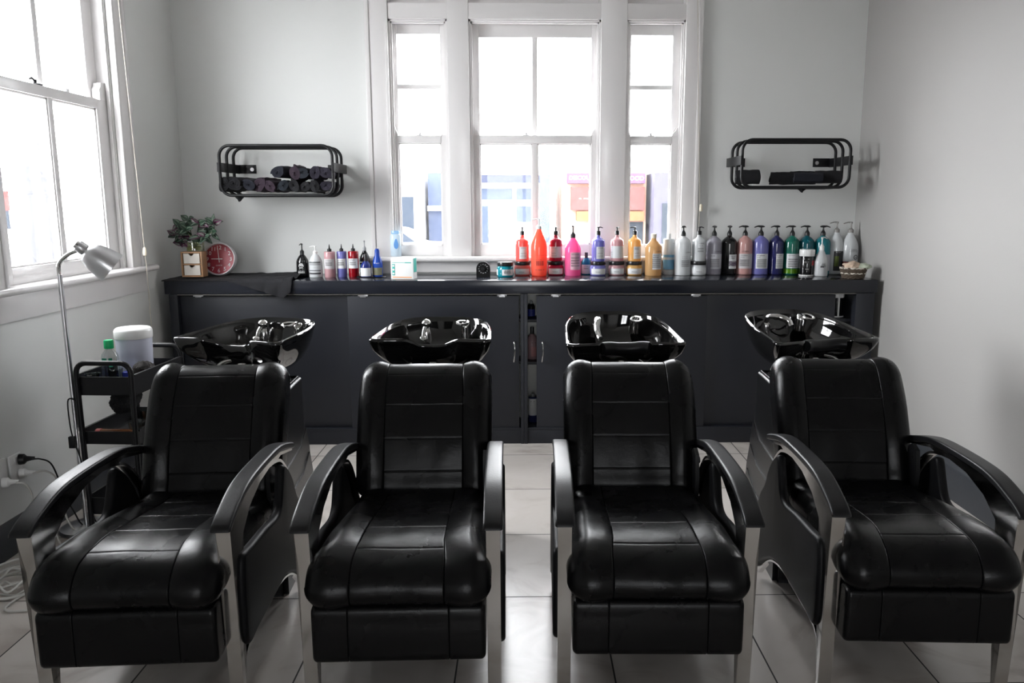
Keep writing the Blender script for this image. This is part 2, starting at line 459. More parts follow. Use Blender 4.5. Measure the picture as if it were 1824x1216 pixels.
# casing, mullions, transom (one joinery trim)
m = MB()
m.box(-1.0, -.866, YB-.028, YB+.10, 1.14, 3.05, .004)
m.box(-1.012, -.985, YB-.036, YB, 1.14, 3.05, .004)
m.box(-.885, -.866, YB-.034, YB+.02, 1.14, 2.66, .004)
m.box(1.038, 1.137, YB-.028, YB+.10, 1.14, 3.05, .004)
m.box(1.122, 1.148, YB-.036, YB, 1.14, 3.05, .004)
m.box(-.49, -.354, YB-.024, YB+.12, 1.14, 3.05, .004)
m.box(.495, .661, YB-.024, YB+.12, 1.14, 3.05, .004)
m.box(-.866, 1.038, YB-.020, YB+.12, 2.655, 2.752, .004)
m.box(-.866, 1.038, YB-.020, YB+.12, 2.98, 3.05, .004)
struct(m.build('trim_1', WHITE))
# upper boarded lights
m = MB()
for a, b in ((-.866, -.49), (-.354, .495), (.661, 1.038)):
    m.box(a, b, YB+.03, YB+.08, 2.752, 2.98)
    m.box(a, b, YB+.015, YB+.03, 2.752, 2.765).box(a, a+.014, YB+.012, YB+.03, 2.752, 2.98).box(b-.014, b, YB+.012, YB+.03, 2.752, 2.98)
struct(m.build('trim_2', WHITE))
# sill board with round nosing
m = MB()
n = [(YB-.055+.018*(1-math.cos(a)) - .018, 1.134+.018*math.sin(a)) for a in [R_(90+18*k) for k in range(11)]]
poly = [(YB-.06-.018*math.sin(R_(18*k)), 1.134+.018*math.cos(R_(18*k))) for k in range(11)]
poly = [(YB+.13, 1.152)] + poly + [(YB+.13, 1.116)]
m.prism(poly, -1.10, 1.235, 'X')
m.box(-1.01, 1.15, YB-.016, YB, 1.045, 1.116, .003)
struct(m.build('trim_3', WHITE))

def sash(name, x0, x1, z0, z1, glass, zmid, ztop_bars, xmid=None):
    """double-hung sash window in plane Y; glass=(gx0,gx1); returns window object"""
    gx0, gx1 = glass
    m = MB()          # jamb linings
    m.box(x0, x0+.012, YB-.01, YB+.14, z0, z1).box(x1-.012, x1, YB-.01, YB+.14, z0, z1).box(x0, x1, YB-.01, YB+.14, z1-.012, z1)
    m.box(x0+.010, x0+.022, YB+.004, YB+.02, z0, z1).box(x1-.022, x1-.010, YB+.004, YB+.02, z0, z1).box(x0, x1, YB+.004, YB+.02, z1-.022, z1-.008)
    wn = struct(m.build(name, WHITE))
    lo0, lo1, up0, up1 = ztop_bars['lower'][0], ztop_bars['lower'][1], ztop_bars['upper'][0], ztop_bars['upper'][1]
    ya, yb = YB+.022, YB+.058
    m = MB()
    m.box(x0+.012, gx0, ya, yb, z0, zmid, .002).box(gx1, x1-.012, ya, yb, z0, zmid, .002)
    m.box(gx0, gx1, ya, yb, z0, lo0, .002).box(gx0, gx1, ya-.004, yb, lo1, zmid, .002)
    if xmid: m.box(xmid[0], xmid[1], ya+.004, yb, lo0, lo1, .002)
    # glazing bead
    panes = [(gx0, gx1)] if not xmid else [(gx0, xmid[0]), (xmid[1], gx1)]
    for a, b in panes:
        for q in ((a, a+.007, lo0, lo1), (b-.007, b, lo0, lo1)): m.box(q[0], q[1], ya+.012, yb-.004, q[2], q[3])
        m.box(a, b, ya+.012, yb-.004, lo0, lo0+.007).box(a, b, ya+.012, yb-.004, lo1-.007, lo1)
    lower = m.build('lower_sash', WHITE, wn)
    for a, b in panes: MB().box(a, b, ya+.020, ya+.023, lo0, lo1).build('pane', GLASS, lower)
    yc, yd = YB+.062, YB+.098
    m = MB()
    m.box(x0+.012, gx0, yc, yd, zmid-.03, z1-.012, .002).box(gx1, x1-.012, yc, yd, zmid-.03, z1-.012, .002)
    m.box(gx0, gx1, yc, yd, up1, z1-.012, .002).box(gx0, gx1, yc, yd, zmid-.04, zmid-.002, .002)
    if xmid: m.box(xmid[0], xmid[1], yc+.004, yd, up0, up1, .002)
    for a, b in ztop_bars.get('bars', []): m.box(gx0, gx1, yc+.004, yd, a, b, .002)
    zs = [up0] + [v for ab in ztop_bars.get('bars', []) for v in ab] + [up1]
    for s_ in (x0+.012, x1-.012):                      # sash horns
        q = 1 if s_ == x0+.012 else -1; w_ = (gx0-x0-.012) if q == 1 else (x1-.012-gx1)
        m.prism([(s_, zmid), (s_+q*w_, zmid), (s_+q*w_*.8, zmid+.02), (s_+q*w_*.55, zmid+.032), (s_+q*w_*.35, zmid+.055), (s_, zmid+.07)], ya, yc, 'Y')
    upper = m.build('upper_sash', WHITE, wn)
    for k in range(0, len(zs), 2):
        for a, b in panes: MB().box(a, b, yc+.020, yc+.023, zs[k], zs[k+1]).build('pane', GLASS, upper)
    cx = (gx0+gx1)/2 - (.06 if xmid else 0)
    m = MB()
    m.box(cx-.022, cx+.022, ya+.002, yb, zmid, zmid+.006, .002)
    m.cyl((cx, ya+.02, zmid+.004), (cx, ya+.02, zmid+.02), .008); m.tube([(cx, ya+.02, zmid+.018), (cx+.02, ya+.005, zmid+.022), (cx+.035, ya-.003, zmid+.016)], .004)
    m.build('sash_lock', BRUSH, wn)
    return wn
sash('window_2', -.866, -.49, 1.152, 2.655, (-.825, -.546), 1.937, {'lower': (1.221, 1.889), 'upper': (1.937, 2.578), 'bars': [(2.237, 2.265)]})
sash('window_3', -.354, .495, 1.152, 2.655, (-.292, .440), 1.938, {'lower': (1.228, 1.886), 'upper': (1.938, 2.559)}, (.053, .088))
sash('window_4', .661, 1.038, 1.152, 2.655, (.70, .971), 1.935, {'lower': (1.221, 1.886), 'upper': (1.935, 2.575), 'bars': [(2.235, 2.263)]})

# ------------------------------------------------------------------ left wall window
m = MB()
m.box(XL-.25, XL-.235, 3.5, 4.62, 1.12, 2.95)
m.bm.free(); m = MB()
for a, b in ((3.37, 3.50), (4.62, 4.75)):
    m.box(XL, XL+.028, a, b, 1.14, 3.07, .004)
m.box(XL, XL+.036, 4.725, 4.755, 1.14, 3.07, .004).box(XL, XL+.036, 3.365, 3.395, 1.14, 3.07, .004).box(XL, XL+.034, 4.615, 4.635, 1.14, 2.95, .004).box(XL, XL+.034, 3.485, 3.505, 1.14, 2.95, .004)
m.box(XL, XL+.028, 3.37, 4.75, 2.95, 3.07, .004)
struct(m.build('trim_4', WHITE))
m = MB()
poly = [(XL-.20, 1.142)] + [(XL+.055+.016*math.sin(R_(18*k)), 1.126+.016*math.cos(R_(18*k))) for k in range(11)] + [(XL-.20, 1.108)]
m.prism(poly, 3.27, 4.86, 'Y')
m.box(XL, XL+.018, 3.33, 4.80, .992, 1.108, .003)
struct(m.build('trim_5', WHITE))
m = MB()
m.box(XL-.20, XL-.002, 3.50, 3.515, 1.14, 2.95).box(XL-.20, XL-.002, 4.605, 4.62, 1.14, 2.95).box(XL-.20, XL-.002, 3.5, 4.62, 2.935, 2.95)
m.box(XL-.022, XL-.006, 3.515, 3.53, 1.14, 2.93).box(XL-.022, XL-.006, 4.59, 4.605, 1.14, 2.93)
w1 = struct(m.build('window_1', WHITE))
xa, xb = XL-.068, XL-.028
m = MB()
m.box(xa, xb, 3.515, 3.63, 1.142, 2.045, .002).box(xa, xb, 4.49, 4.60, 1.142, 2.045, .002)
m.box(xa, xb, 3.63, 4.49, 1.142, 1.214, .002).box(xa, xb+.004, 3.63, 4.49, 1.996, 2.045, .002)
m.box(xa, xb-.004, 4.046, 4.084, 1.214, 1.996, .002)
for a, b in ((3.63, 4.046), (4.084, 4.49)):
    m.box(xa+.006, xb-.010, a, a+.009, 1.214, 1.996).box(xa+.006, xb-.010, b-.009, b, 1.214, 1.996).box(xa+.006, xb-.010, a, b, 1.214, 1.223).box(xa+.006, xb-.010, a, b, 1.987, 1.996)
ls = m.build('lower_sash', WHITE, w1)
for a, b in ((3.63, 4.046), (4.084, 4.49)): MB().box(xa+.015, xa+.018, a, b, 1.214, 1.996).build('pane', GLASS, ls)
xc, xd = XL-.112, XL-.072
m = MB()
m.box(xc, xd, 3.515, 3.62, 2.0, 2.935, .002).box(xc, xd, 4.50, 4.60, 2.0, 2.935, .002)
m.box(xc, xd, 3.62, 4.50, 1.995, 2.040, .002).box(xc, xd, 3.62, 4.50, 2.86, 2.935, .002).box(xc, xd-.004, 4.058, 4.098, 2.04, 2.86, .002)
m.prism([(4.60, 2.045), (4.53, 2.045), (4.53, 2.10), (4.545, 2.115), (4.55, 2.135), (4.60, 2.14)], xa, xb, 'X')
us = m.build('upper_sash', WHITE, w1)
for a, b in ((3.62, 4.058), (4.098, 4.50)): MB().box(xc+.015, xc+.018, a, b, 2.04, 2.86).build('pane', GLASS, us)
m = MB(); m.box(xa+.005, xb, 3.96, 4.01, 2.045, 2.052, .002).cyl((XL-.05, 3.985, 2.05), (XL-.05, 3.985, 2.07), .008).tube([(XL-.05, 3.985, 2.066), (XL-.05, 3.96, 2.075), (XL-.05, 3.945, 2.068)], .005)
m.build('sash_lock', PLAST, w1)
MB().box(xa+.008, xb-.002, 4.21, 4.24, 2.045, 2.062, .003).build('sash_lock', BRUSH, w1)

# blind cords
def blind_cord(name, label, pts, tog, rest):
    t = thing(name, label, 'cord', (0, 0, 0))
    MB().tube(catmull(pts, 6), .0022, 8).build('cord', pbr('cord_string', (.50, .46, .40), .8, var=.1), t)
    MB().lathe([(.001, 0), (.010, .004), (.012, .02), (.008, .045), (.003, .05)], x=tog[0], y=tog[1], z=tog[2]-.03, seg=16).build('toggle', pbr('ivory_toggle', (.72, .66, .52), .4, var=.03), t)
    return t
blind_cord('blind_cord', 'pale blind cord with ivory toggle hanging on the wall left of the worktop corner', [(XL+.08, 4.59, 3.0), (XL+.08, 4.60, 2.57), (XL+.082, 4.645, 1.6), (XL+.084, 4.66, 1.23), (XL+.085, 4.665, 1.12), (XL+.083, 4.67, .78)], (XL+.084, 4.66, 1.235), None)
blind_cord('blind_cord', 'blind cord with ivory toggle hanging at the right edge of the middle window casing', [(1.09, YB-.045, 3.0), (1.102, YB-.045, 2.775), (1.135, YB-.045, 2.0), (1.158, YB-.045, 1.507), (1.157, YB-.045, 1.38), (1.155, YB-.045, 1.27)], (1.167, YB-.045, 1.475), None)

# ================================================================== CABINET
CY = 4.95
def cabinet(name, label, x0, x1, shelves, dividers):
    t = thing(name, label, 'cabinet', ((x0+x1)/2, CY+.25, 0)); ox, oy = -(x0+x1)/2, -(CY+.25)
    m = MB()
    def bx(a, b, c, d, e, f, bev=.001): m.box(a+ox, b+ox, c+oy, d+oy, e, f, bev)
    bx(x0, dividers[0], CY-.004, YB-.01, 0, .953); bx(dividers[1], x1, CY-.004, YB-.01, 0, .953)
    bx(x0, x1, CY+.002, CY+.02, 0, .088); bx(x0, x1, CY+.0, YB-.01, .088, .104)
    m.build('carcass', CAB, t)
    m = MB(); m.box(dividers[0]+ox, dividers[1]+ox, CY+.25+oy, CY+.262+oy, .104, .953); m.build('back_panel', CABIN, t)
    for z in shelves:
        m = MB(); m.box(dividers[0]+ox, dividers[1]+ox, CY+.06+oy, CY+.25+oy, z-.018, z, .001); m.build('shelf', CAB, t)
    m = MB(); m.box(dividers[0]+ox, dividers[1]+ox, CY-.002+oy, CY+.012+oy, .9475, .953); m.build('sliding_track', pbr('dull_track', (.16, .155, .14), .6, var=.1), t)
    return t, ox, oy
def sliding_door(t, ox, oy, x0, x1, yoff, handle=None, clips=()):
    m = MB(); m.box(x0+ox, x1+ox, CY+yoff+oy, CY+yoff+.018+oy, .094, .940, .0015)
    d = m.build('sliding_door', CAB, t)
    if handle:
        h = MB(); hx = handle+ox; y = CY+yoff+oy
        h.tube(catmull([(hx, y, .655), (hx+.003, y-.014, .650), (hx+.006, y-.022, .615), (hx+.006, y-.022, .59), (hx+.003, y-.02, .56), (hx, y-.014, .53), (hx, y, .525)], 5), .0045, 10, False)
        h.build('handle', CHROME, d)
    for c in clips:
        MB().box(c-.03+ox, c+.03+ox, CY+yoff-.004+oy, CY+yoff+.003+oy, .936, .950, .001).box(c-.018+ox, c+.018+ox, CY+yoff-.006+oy, CY+yoff+.0+oy, .932, .940).build('door_runner', BRUSH, d)
    return d
t, ox, oy = cabinet('sliding_door_cabinet', 'left charcoal base cabinet with two closed sliding doors under the worktop', -2.165, -.005, [.52, .79], (-2.115, -.025))
sliding_door(t, ox, oy, -2.112, -1.06, .030, None, (-2.0,))
sliding_door(t, ox, oy, -1.085, -.035, .006, -.068, (-.99, -.139))
t2, ox, oy = cabinet('sliding_door_cabinet', 'right charcoal base cabinet with doors slid open a gap at both ends', -.004, 2.165, [.516, .785], (.018, 2.05))
sliding_door(t2, ox, oy, .074, 1.13, .006, .107, (.192, 1.056))
sliding_door(t2, ox, oy, 1.10, 1.935, .030, None, ())
# continuous worktop
m = MB(); m.box(-2.185, 2.175, CY-.012, YB-.002, .956, 1.036, .002)
tag(m.build('worktop', TOPM), 'long thick charcoal worktop running along the window wall', 'worktop')

# ================================================================== SHAMPOO CHAIRS
FRAME_POLY = [(0, 0), (-.006, .08), (-.011, .16), (-.014, .24), (-.015, .32), (-.016, .40), (-.022, .48), (-.036, .56), (-.040, .592), (0, .617), (.15, .650), (.38, .652), (.55, .640), (.72, .602), (.72, .594), (.55, .628),
              (.50, .622), (.40, .632), (.28, .625), (.16, .592), (.08, .542), (.035, .47), (.022, .38), (.014, .22), (.013, 0)]
def make_chair(label, X, Y, bowl_rot, neck, sprayer, bdx=0.0, tilt=0.0, rz=0.0):
    t = thing('shampoo_chair', label, 'salon chair', (X, Y, 0), rz, 'black shampoo chairs in a row')
    # seat
    m = MB()
    cushion(m, [(.69, .455), (.5, .475), (.3, .503), (.15, .522), (.03, .524), (-.05, .502), (-.097, .452), (-.095, .405), (-.05, .388), (.1, .385), (.4, .368), (.66, .35), (.72, .40)],
            lambda y, z: .262 - .016*max(0, min(1, (y+.04)/.09)) - .012*max(0, min(1, (y-.05)/.6)), .05, seams=(.50,), cross=(.09, .20, .295, .385), bolster=.010, N=150, t0=.74, wob=.003, seed=X)
    seat = m.build('seat', LEATHER, t, 60)
    # backrest
    m = MB()
    cushion(m, [(.645, .455), (.66, .52), (.69, .62), (.735, .72), (.785, .81), (.825, .862), (.875, .885), (.93, .875), (.95, .835), (.93, .76), (.87, .64), (.81, .51), (.77, .44), (.70, .42)],
            lambda y, z: .252 - .008*max(0, min(1, (z-.75)/.15))**2, .048, seams=(.575,), cross=(.066, .167, .273, .375), bolster=.012, N=150, t0=.70, wob=.003, seed=X+9)
    m.build('backrest', LEATHER, t, 60)
    # leg rest
    m = MB()
    cushion(m, [(-.075, .38), (-.082, .33), (-.082, .26), (-.078, .222), (-.05, .212), (.0, .216), (.03, .235), (.035, .30), (.03, .375), (-.02, .388)],
            .245, .016, seams=(.58,), N=80, t0=.94, nx=30, groove=.003)
    m.build('leg_rest', LEATHER, t, 60)
    m = MB(); m.box(-.215, .215, .05, .70, .27, .36, .004); m.box(-.18, .18, .60, .80, .0, .40, .01)
    m.build('seat_base', PLASTM, t)
    for s in (-1, 1):
        xo = s*.268
        m = MB(); m.prism(FRAME_POLY, xo-.020, xo+.020, 'X')
        m.strip([tuple(p) for p in catmull([Vector(p) for p in [(.47, .628), (.52, .618), (.57, .60), (.635, .552), (.69, .487), (.735, .415), (.765, .35)]], 5)], xo-.018, xo+.018, .010)
        m.strip([tuple(p) for p in catmull([Vector(p) for p in [(.024, .14), (.036, .166), (.068, .186), (.14, .193), (.34, .196), (.46, .193), (.59, .163), (.69, .108), (.80, .02)]], 5)], s*.278-.010, s*.278+.010, .007)
        m.build('chrome_frame', CHROME, t, 30)
        m = MB()
        top = [(-.066, .600), (-.062, .612), (0, .640), (.15, .675), (.38, .677), (.55, .665), (.71, .627), (.735, .612), (.72, .602), (.55, .642), (.38, .654), (.15, .652), (0, .619), (-.05, .595)]
        cushion(m, top, .028, .006, cx=xo, N=110, t0=.70, nx=8)
        m.build('armrest', pbr('armrest_vinyl', (.007, .007, .008), .38, spec=.35, bump=.15, bscale=150, var=.1), t, 60)
        xs = s*.285
        m = MB()
        cushion(m, [(.018, .26), (.020, .40), (.035, .478), (.06, .487), (.14, .478), (.30, .466), (.42, .452), (.475, .468), (.505, .52), (.535, .585), (.56, .590), (.62, .550), (.67, .495), (.71, .43), (.78, .36), (.83, .25), (.82, .05), (.74, .085), (.66, .135), (.55, .186), (.46, .203), (.34, .205), (.14, .204), (.06, .198), (.03, .215)],
                .016, .013, cx=xs, N=140, t0=.1, nx=10)
        m.build('side_panel', pbr('panel_vinyl', (.006, .006, .007), .48, spec=.18, bump=.15, bscale=180, var=.1), t, 60)
    # recline lever bracket by the right arm
    m = MB(); m.prism([(.60, .36), (.66, .36), (.68, .52), (.67, .60), (.64, .615), (.60, .60), (.585, .52)], .222, .236, 'X')
    m.cyl((.221, .64, .57), (.246, .64, .57), .012); m.build('hinge_bracket', PLASTM, t)
    MB().cyl((.236, .62, .44), (.243, .62, .44), .012).build('hinge_bolt', CHROME, t); MB().cyl((.236, .64, .50), (.246, .64, .50), .008).build('hinge_bolt', CHROME, t)
    # pedestal shell
    m = MB()
    cushion(m, [(.74, .0), (.74, .25), (.75, .45), (.80, .66), (.825, .742), (.85, .755), (1.02, .762), (1.225, .762), (1.24, .75), (1.255, .62), (1.27, .50), (1.29, .40), (1.31, .28), (1.33, .1), (1.33, .0), (1.31, -.0), (1.0, .0), (.76, .0)],
            .220, .012, N=120, t0=.93, nx=10)
    for k, (dz, w_) in enumerate(((0, .226), (.115, .232), (.235, .238))):
        z = .475-dz
        pl = [(.76, 0.001), (.76, z-.02), (1.14, z), (1.255+.02*k, z+.055), (1.30+.02*k, z-.04), (1.335+.012*k, .15), (1.34+.012*k, 0.001)]
        for sgn in (-1, 1):
            a, b = sorted((sgn*.17, sgn*w_)); m.prism(pl, a, b, 'X')
    ped = m.build('pedestal', PEDM, t, 40)
    m = MB()
    m.tube([(-.208, .86, .765), (-.208, 1.22, .766), (.208, 1.22, .766), (.208, .86, .765)], .005, 8)
    for k in range(8): m.box(-.185, .185, .90+.04*k, .915+.04*k, .760, .769, .002)
    m.build('ledge_grille', PEDM, ped)
    # column to the bowl
    m = MB()
    m.cyl((0, 1.13, .76), (0, 1.13, .775), .045)
    for s in (-1, 1): m.tube(catmull([(s*.13, 1.10, .765), (s*.125, 1.12, .80), (s*.09, 1.16, .84), (s*.05, 1.18, .85)], 5), .010, 10)
    m.cyl((0, 1.14, .77), (0, 1.17, .83), .03)
    m.build('tilt_bracket', CHROME, t)
    # bowl
    Mb = Matrix.Translation((bdx, 1.31, .944)) @ Matrix.Rotation(bowl_rot, 4, 'Z') @ Matrix.Rotation(tilt, 4, 'X')
    half = [(0, -.175, -.034), (.05, -.178, -.031), (.085, -.195, -.014), (.12, -.222, .0), (.18, -.232, .002), (.225, -.236, .002), (.249, -.228, .002), (.252, -.200, .002), (.245, -.12, .004), (.234, .0, .008), (.214, .09, .012), (.182, .165, .014), (.132, .210, .015), (.065, .227, .016)]
    full = half + [(0, .227, .016)] + [(-a, b, c) for a, b, c in half[:0:-1]]
    out = resample(catmull([Vector(p) for p in full], 6, True), 128)
    rings = [(.20, -.165), (.42, -.162), (.60, -.148), (.75, -.120), (.87, -.082), (.95, -.040), (.98, -.018), (.992, -.006), (1.0, .004), (.992, .012), (.965, .014), (.935, .006), (.915, -.010), (.895, -.032), (.84, -.070), (.70, -.108), (.48, -.126), (.25, -.132), (.08, -.134)]
    m = MB(); RV = []
    c0 = Vector((0, .02, 0))
    for sc, dz in rings:
        ring = []
        kk = min(1, max(0, (.95-sc)/.5))*.85
        for p in out:
            zz = p.z if sc > .9 else p.z*max(0, (sc-.3)/.6)
            dx_, dy_ = p.x-c0.x, p.y-c0.y; an = math.atan2(dy_/.235, dx_/.245)
            ex_, ey_ = .245*math.cos(an), .235*math.sin(an)
            q = Vector((c0.x + (dx_*(1-kk)+ex_*kk)*sc, c0.y + (dy_*(1-kk)+ey_*kk)*sc, zz+dz)); ring.append(m.bm.verts.new(Mb @ q))
        RV.append(ring)
    for a, b in zip(RV, RV[1:]):
        for i in range(128): m.face([a[i], a[(i+1) % 128], b[(i+1) % 128], b[i]])
    m.face(RV[0][::-1]); m.face(RV[-1])
    bowl = m.build('wash_bowl', BOWL, t, 60)
    def W(x, y, z): return Mb @ Vector((x, y, z))
    m = MB(); m.lathe([(.012, 0), (.024, .001), (.026, .004), (.012, .006), (0, .004)], Mb @ Matrix.Translation((0, .03, -.131)), 20)
    m.build('drain', CHROME, bowl)
    m = MB()   # mixer with loop lever
    m.lathe([(.024, -.05), (.022, .0), (.020, .018), (.014, .026), (0, .028)], Mb @ Matrix.Translation((.105, .150, -.005)), 20)
    m.tube([W(*p) for p in catmull([(.105, .15, .020), (.085, .10, .030), (.075, .07, .028), (.095, .055, .024), (.12, .07, .026), (.118, .11, .030), (.105, .15, .020)], 5)], .006, 8)
    m.build('mixer_tap', CHROME, bowl)
    m = MB()
    m.lathe([(.022, -.06), (.022, -.015), (.016, .0), (0, .002)], Mb @ Matrix.Translation((-.075, .150, -.010)), 20)
    if sprayer == 'upright':
        m.tube([W(*p) for p in catmull([(-.10, -.15, .012), (-.105, -.12, .022), (-.10, -.05, .034), (-.09, .0, .042), (-.085, .03, .040)], 5)], lambda f: .012 + .006*f, 12)
    elif sprayer == 'hook':
        m.tube([W(*p) for p in catmull([(-.075, .15, -.02), (-.08, .13, .02), (-.05, .10, .03), (-.01, .08, .015), (.0, .07, -.005)], 5)], lambda f: .009 + .009*f, 12)
    else:
        m.sphere(W(-.075, .145, .01), .022); m.sphere(W(-.085, .10, -.055), .020); m.tube([W(-.075, .145, .01), W(-.082, .12, -.02), W(-.085, .10, -.055)], .010, 10)
    m.build('hand_shower', CHROME, bowl)
    if neck:
        m = MB()
        pts = [W(*p) for p in catmull([(-.100, -.206, -.012), (-.07, -.192, -.014), (-.03, -.184, -.020), (0, -.182, -.021), (.03, -.184, -.020), (.07, -.192, -.014), (.100, -.206, -.012)], 6)]
        m.tube(pts, .0255, 16)
        m.build('neck_rest', RUBBER, bowl)
    return t
make_chair('black reclining shampoo chair with wash bowl, first from the left, beside the black trolley', -1.118, 2.19, R_(-20), False, 'balls', .028, R_(2), R_(3))
make_chair('black reclining shampoo chair with wash bowl, second from the left, before the left cabinet', -.360, 2.20, R_(-4), False, 'balls', .01, R_(2), R_(1.3))
make_chair('black reclining shampoo chair with wash bowl and upright chrome sprayer, third from the left', .382, 2.22, R_(5), True, 'upright', -.002, R_(8), R_(-1.3))
make_chair('black reclining shampoo chair with wash bowl, furthest right, beside the bare right wall', 1.192, 2.27, R_(18), True, 'hook', -.028, R_(8), R_(-3))
# --- PART2 ---
# ================================================================== BOTTLES AND JARS ON THE WORKTOP
ZT = 1.036
DOME = [(0, 0), (.93, 0), (.985, .008), (1, .025), (1, .79), (.985, .825), (.93, .86), (.82, .895), (.64, .932), (.44, .962), (.33, .978), (.29, .99), (.28, 1.0)]
DOME_S = [(0, 0), (.93, 0), (.985, .01), (1, .03), (1, .74), (.98, .775), (.90, .81), (.74, .845), (.52, .88), (.36, .92), (.30, .95), (.29, 1.0)]
CONE = [(0, 0), (.84, 0), (.92, .012), (.97, .04), (1, .15), (1, .60), (.96, .68), (.86, .76), (.68, .845), (.50, .91), (.36, .965), (.32, 1.0)]
CYL = [(0, 0), (.93, 0), (1, .02), (1, .965), (.97, .99), (.90, 1.0)]
LOTION = [(0, 0), (.88, 0), (.97, .02), (1, .06), (1, .62), (.96, .70), (.85, .78), (.66, .87), (.45, .95), (.34, .985), (.32, 1.0)]
JAR = [(0, 0), (.86, 0), (.93, .03), (.96, .10), (1, .20), (1, .50), (.97, .60), (.90, .68), (.86, .72)]
def bmat(name, col, tl=.25, rough=.14): return pbr(name, col, rough, transl=tl, var=.03, vscale=8, coat=.3)
def wrap_patch(mb, R, a0, a1, z0, z1, e=.0006, rf=None):
    """curved label patch; angle 0 faces the room, positive to the right"""
    n = max(4, int((a1-a0)/.12)); nz = 4
    def fn(u, v):
        a = a0 + (a1-a0)*u; z = z0+(z1-z0)*v; r = (rf(z) if rf else R) + e
        return (r*math.sin(a), -r*math.cos(a), z)
    mb.solid(fn, n, nz, e)
def prof_r(prof, R, H):
    def f(z):
        h = z/H
        for (r0, h0), (r1, h1) in zip(prof, prof[1:]):
            if h0 <= h <= h1 and h1 > h0: return R*(r0+(r1-r0)*(h-h0)/(h1-h0))
        return R
    return f
def pump_top(t, H, R, kind, m_, az=0.0, hgt=None):
    """dispenser head on a neck of radius .29R at height H"""
    h = hgt or .27*H; r = .30*R
    M = Matrix.Translation((0, 0, H)) @ Matrix.Rotation(az, 4, 'Z')
    mb = MB()
    if kind == 'big':
        mb.lathe([(r*1.08, 0), (r*1.08, h*.17), (r*1.0, h*.30), (r*.6, h*.46), (r*.36, h*.56), (r*.34, h*.80)], M, 20)
        mb.lathe([(0, h*.78), (r*.9, h*.80), (r*1.35, h*.86), (r*1.2, h*.93), (r*.6, h*.99), (0, h*1.0)], M, 20, sx=1.1, sy=.8)
        mb.tube([M @ Vector(p) for p in catmull([(0, 0, h*.90), (r*1.2, 0, h*.92), (r*2.1, 0, h*.87), (r*2.9, 0, h*.80)], 5)], lambda f: r*(.42-.24*f), 10)
    elif kind == 'small':
        mb.lathe([(r*1.15, 0), (r*1.15, h*.42), (r*.9, h*.50), (r*.45, h*.52), (r*.42, h*.86)], M, 20)
        mb.lathe([(0, h*.82), (r*.60, h*.84), (r*.64, h*.97), (0, h*1.0)], M, 16)
        mb.tube([M @ Vector(p) for p in catmull([(0, 0, h*.93), (r*1.1, 0, h*.96), (r*2.3, 0, h*.86)], 5)], lambda f: r*(.34-.14*f), 10)
    elif kind == 'slim':
        mb.lathe([(r*1.12, 0), (r*1.12, h*.28), (r*.8, h*.34), (r*.34, h*.46), (r*.30, h*.85)], M, 20)
        mb.lathe([(0, h*.82), (r*.5, h*.84), (r*.5, h*.97), (0, h*1.0)], M, 16)
        mb.tube([M @ Vector(p) for p in catmull([(r*-.5, 0, h*.95), (r*1.2, 0, h*.98), (r*3.0, 0, h*.86)], 5)], lambda f: r*(.34-.16*f), 10)
    elif kind == 'nozzle':
        mb.lathe([(r*1.3, 0), (r*1.3, h*.34), (r*.75, h*.40), (r*.55, h*.44), (r*.40, h*.7), (r*.16, h*1.0)], M, 20)
    elif kind == 'cap':
        mb.lathe([(0, 0), (r*1.15, 0), (r*1.15, h*.9), (r*1.05, h), (0, h)], M, 20)
    return mb
BLK = pbr('black_pump_plastic', (.012, .012, .013), .28, var=.1)
def lettering(parent, R, lines, mat=INK, rf=None):
    """lines: (text, z, angle centre, width) wrapped round the bottle, or bars when text is None"""
    mb = MB()
    for s, z, a, w_ in lines:
        fn = lambda x, y, z=z, a=a: (((rf(z+y) if rf else R)+.0016)*math.sin(a+x/R), -((rf(z+y) if rf else R)+.0016)*math.cos(a+x/R), z+y)
        put_text(mb, s, fn, width=w_)
    o = mb.build('lettering', mat, parent, norm=False)
    return o
def bottle(name, label, x, y, R, H, prof, mat, z=ZT, top=None, topmat=BLK, az=0.0, topH=None, labels=(), text=(), group=None, cat='bottle', face=0.0):
    """labels: (a0,a1,z0f,z1f,material)"""
    t = thing(name, label, cat, (x, y, z), face, group)
    MB().lathe([(r*R, h*H) for r, h in prof], seg=40).build('bottle_body', mat, t, 50)
    if top: pump_top(t, H, R, top, topmat, az, topH).build('pump_head' if top in ('big', 'small', 'slim') else ('nozzle' if top == 'nozzle' else 'cap'), topmat, t, 40)
    rf = prof_r(prof, R, H)
    for i, (a0, a1, z0, z1, lm) in enumerate(labels):
        mb = MB(); wrap_patch(mb, R, a0, a1, z0*H, z1*H, rf=rf); lb = mb.build('label', lm, t, 40)
    if text:
        for tm in {q[4] if len(q) > 4 else INK for q in text}:
            lettering(t, R, [(s, zf*H, a, w_*R) for s, zf, a, w_, *r in text if (r[0] if r else INK) == tm], tm, rf)
    return t
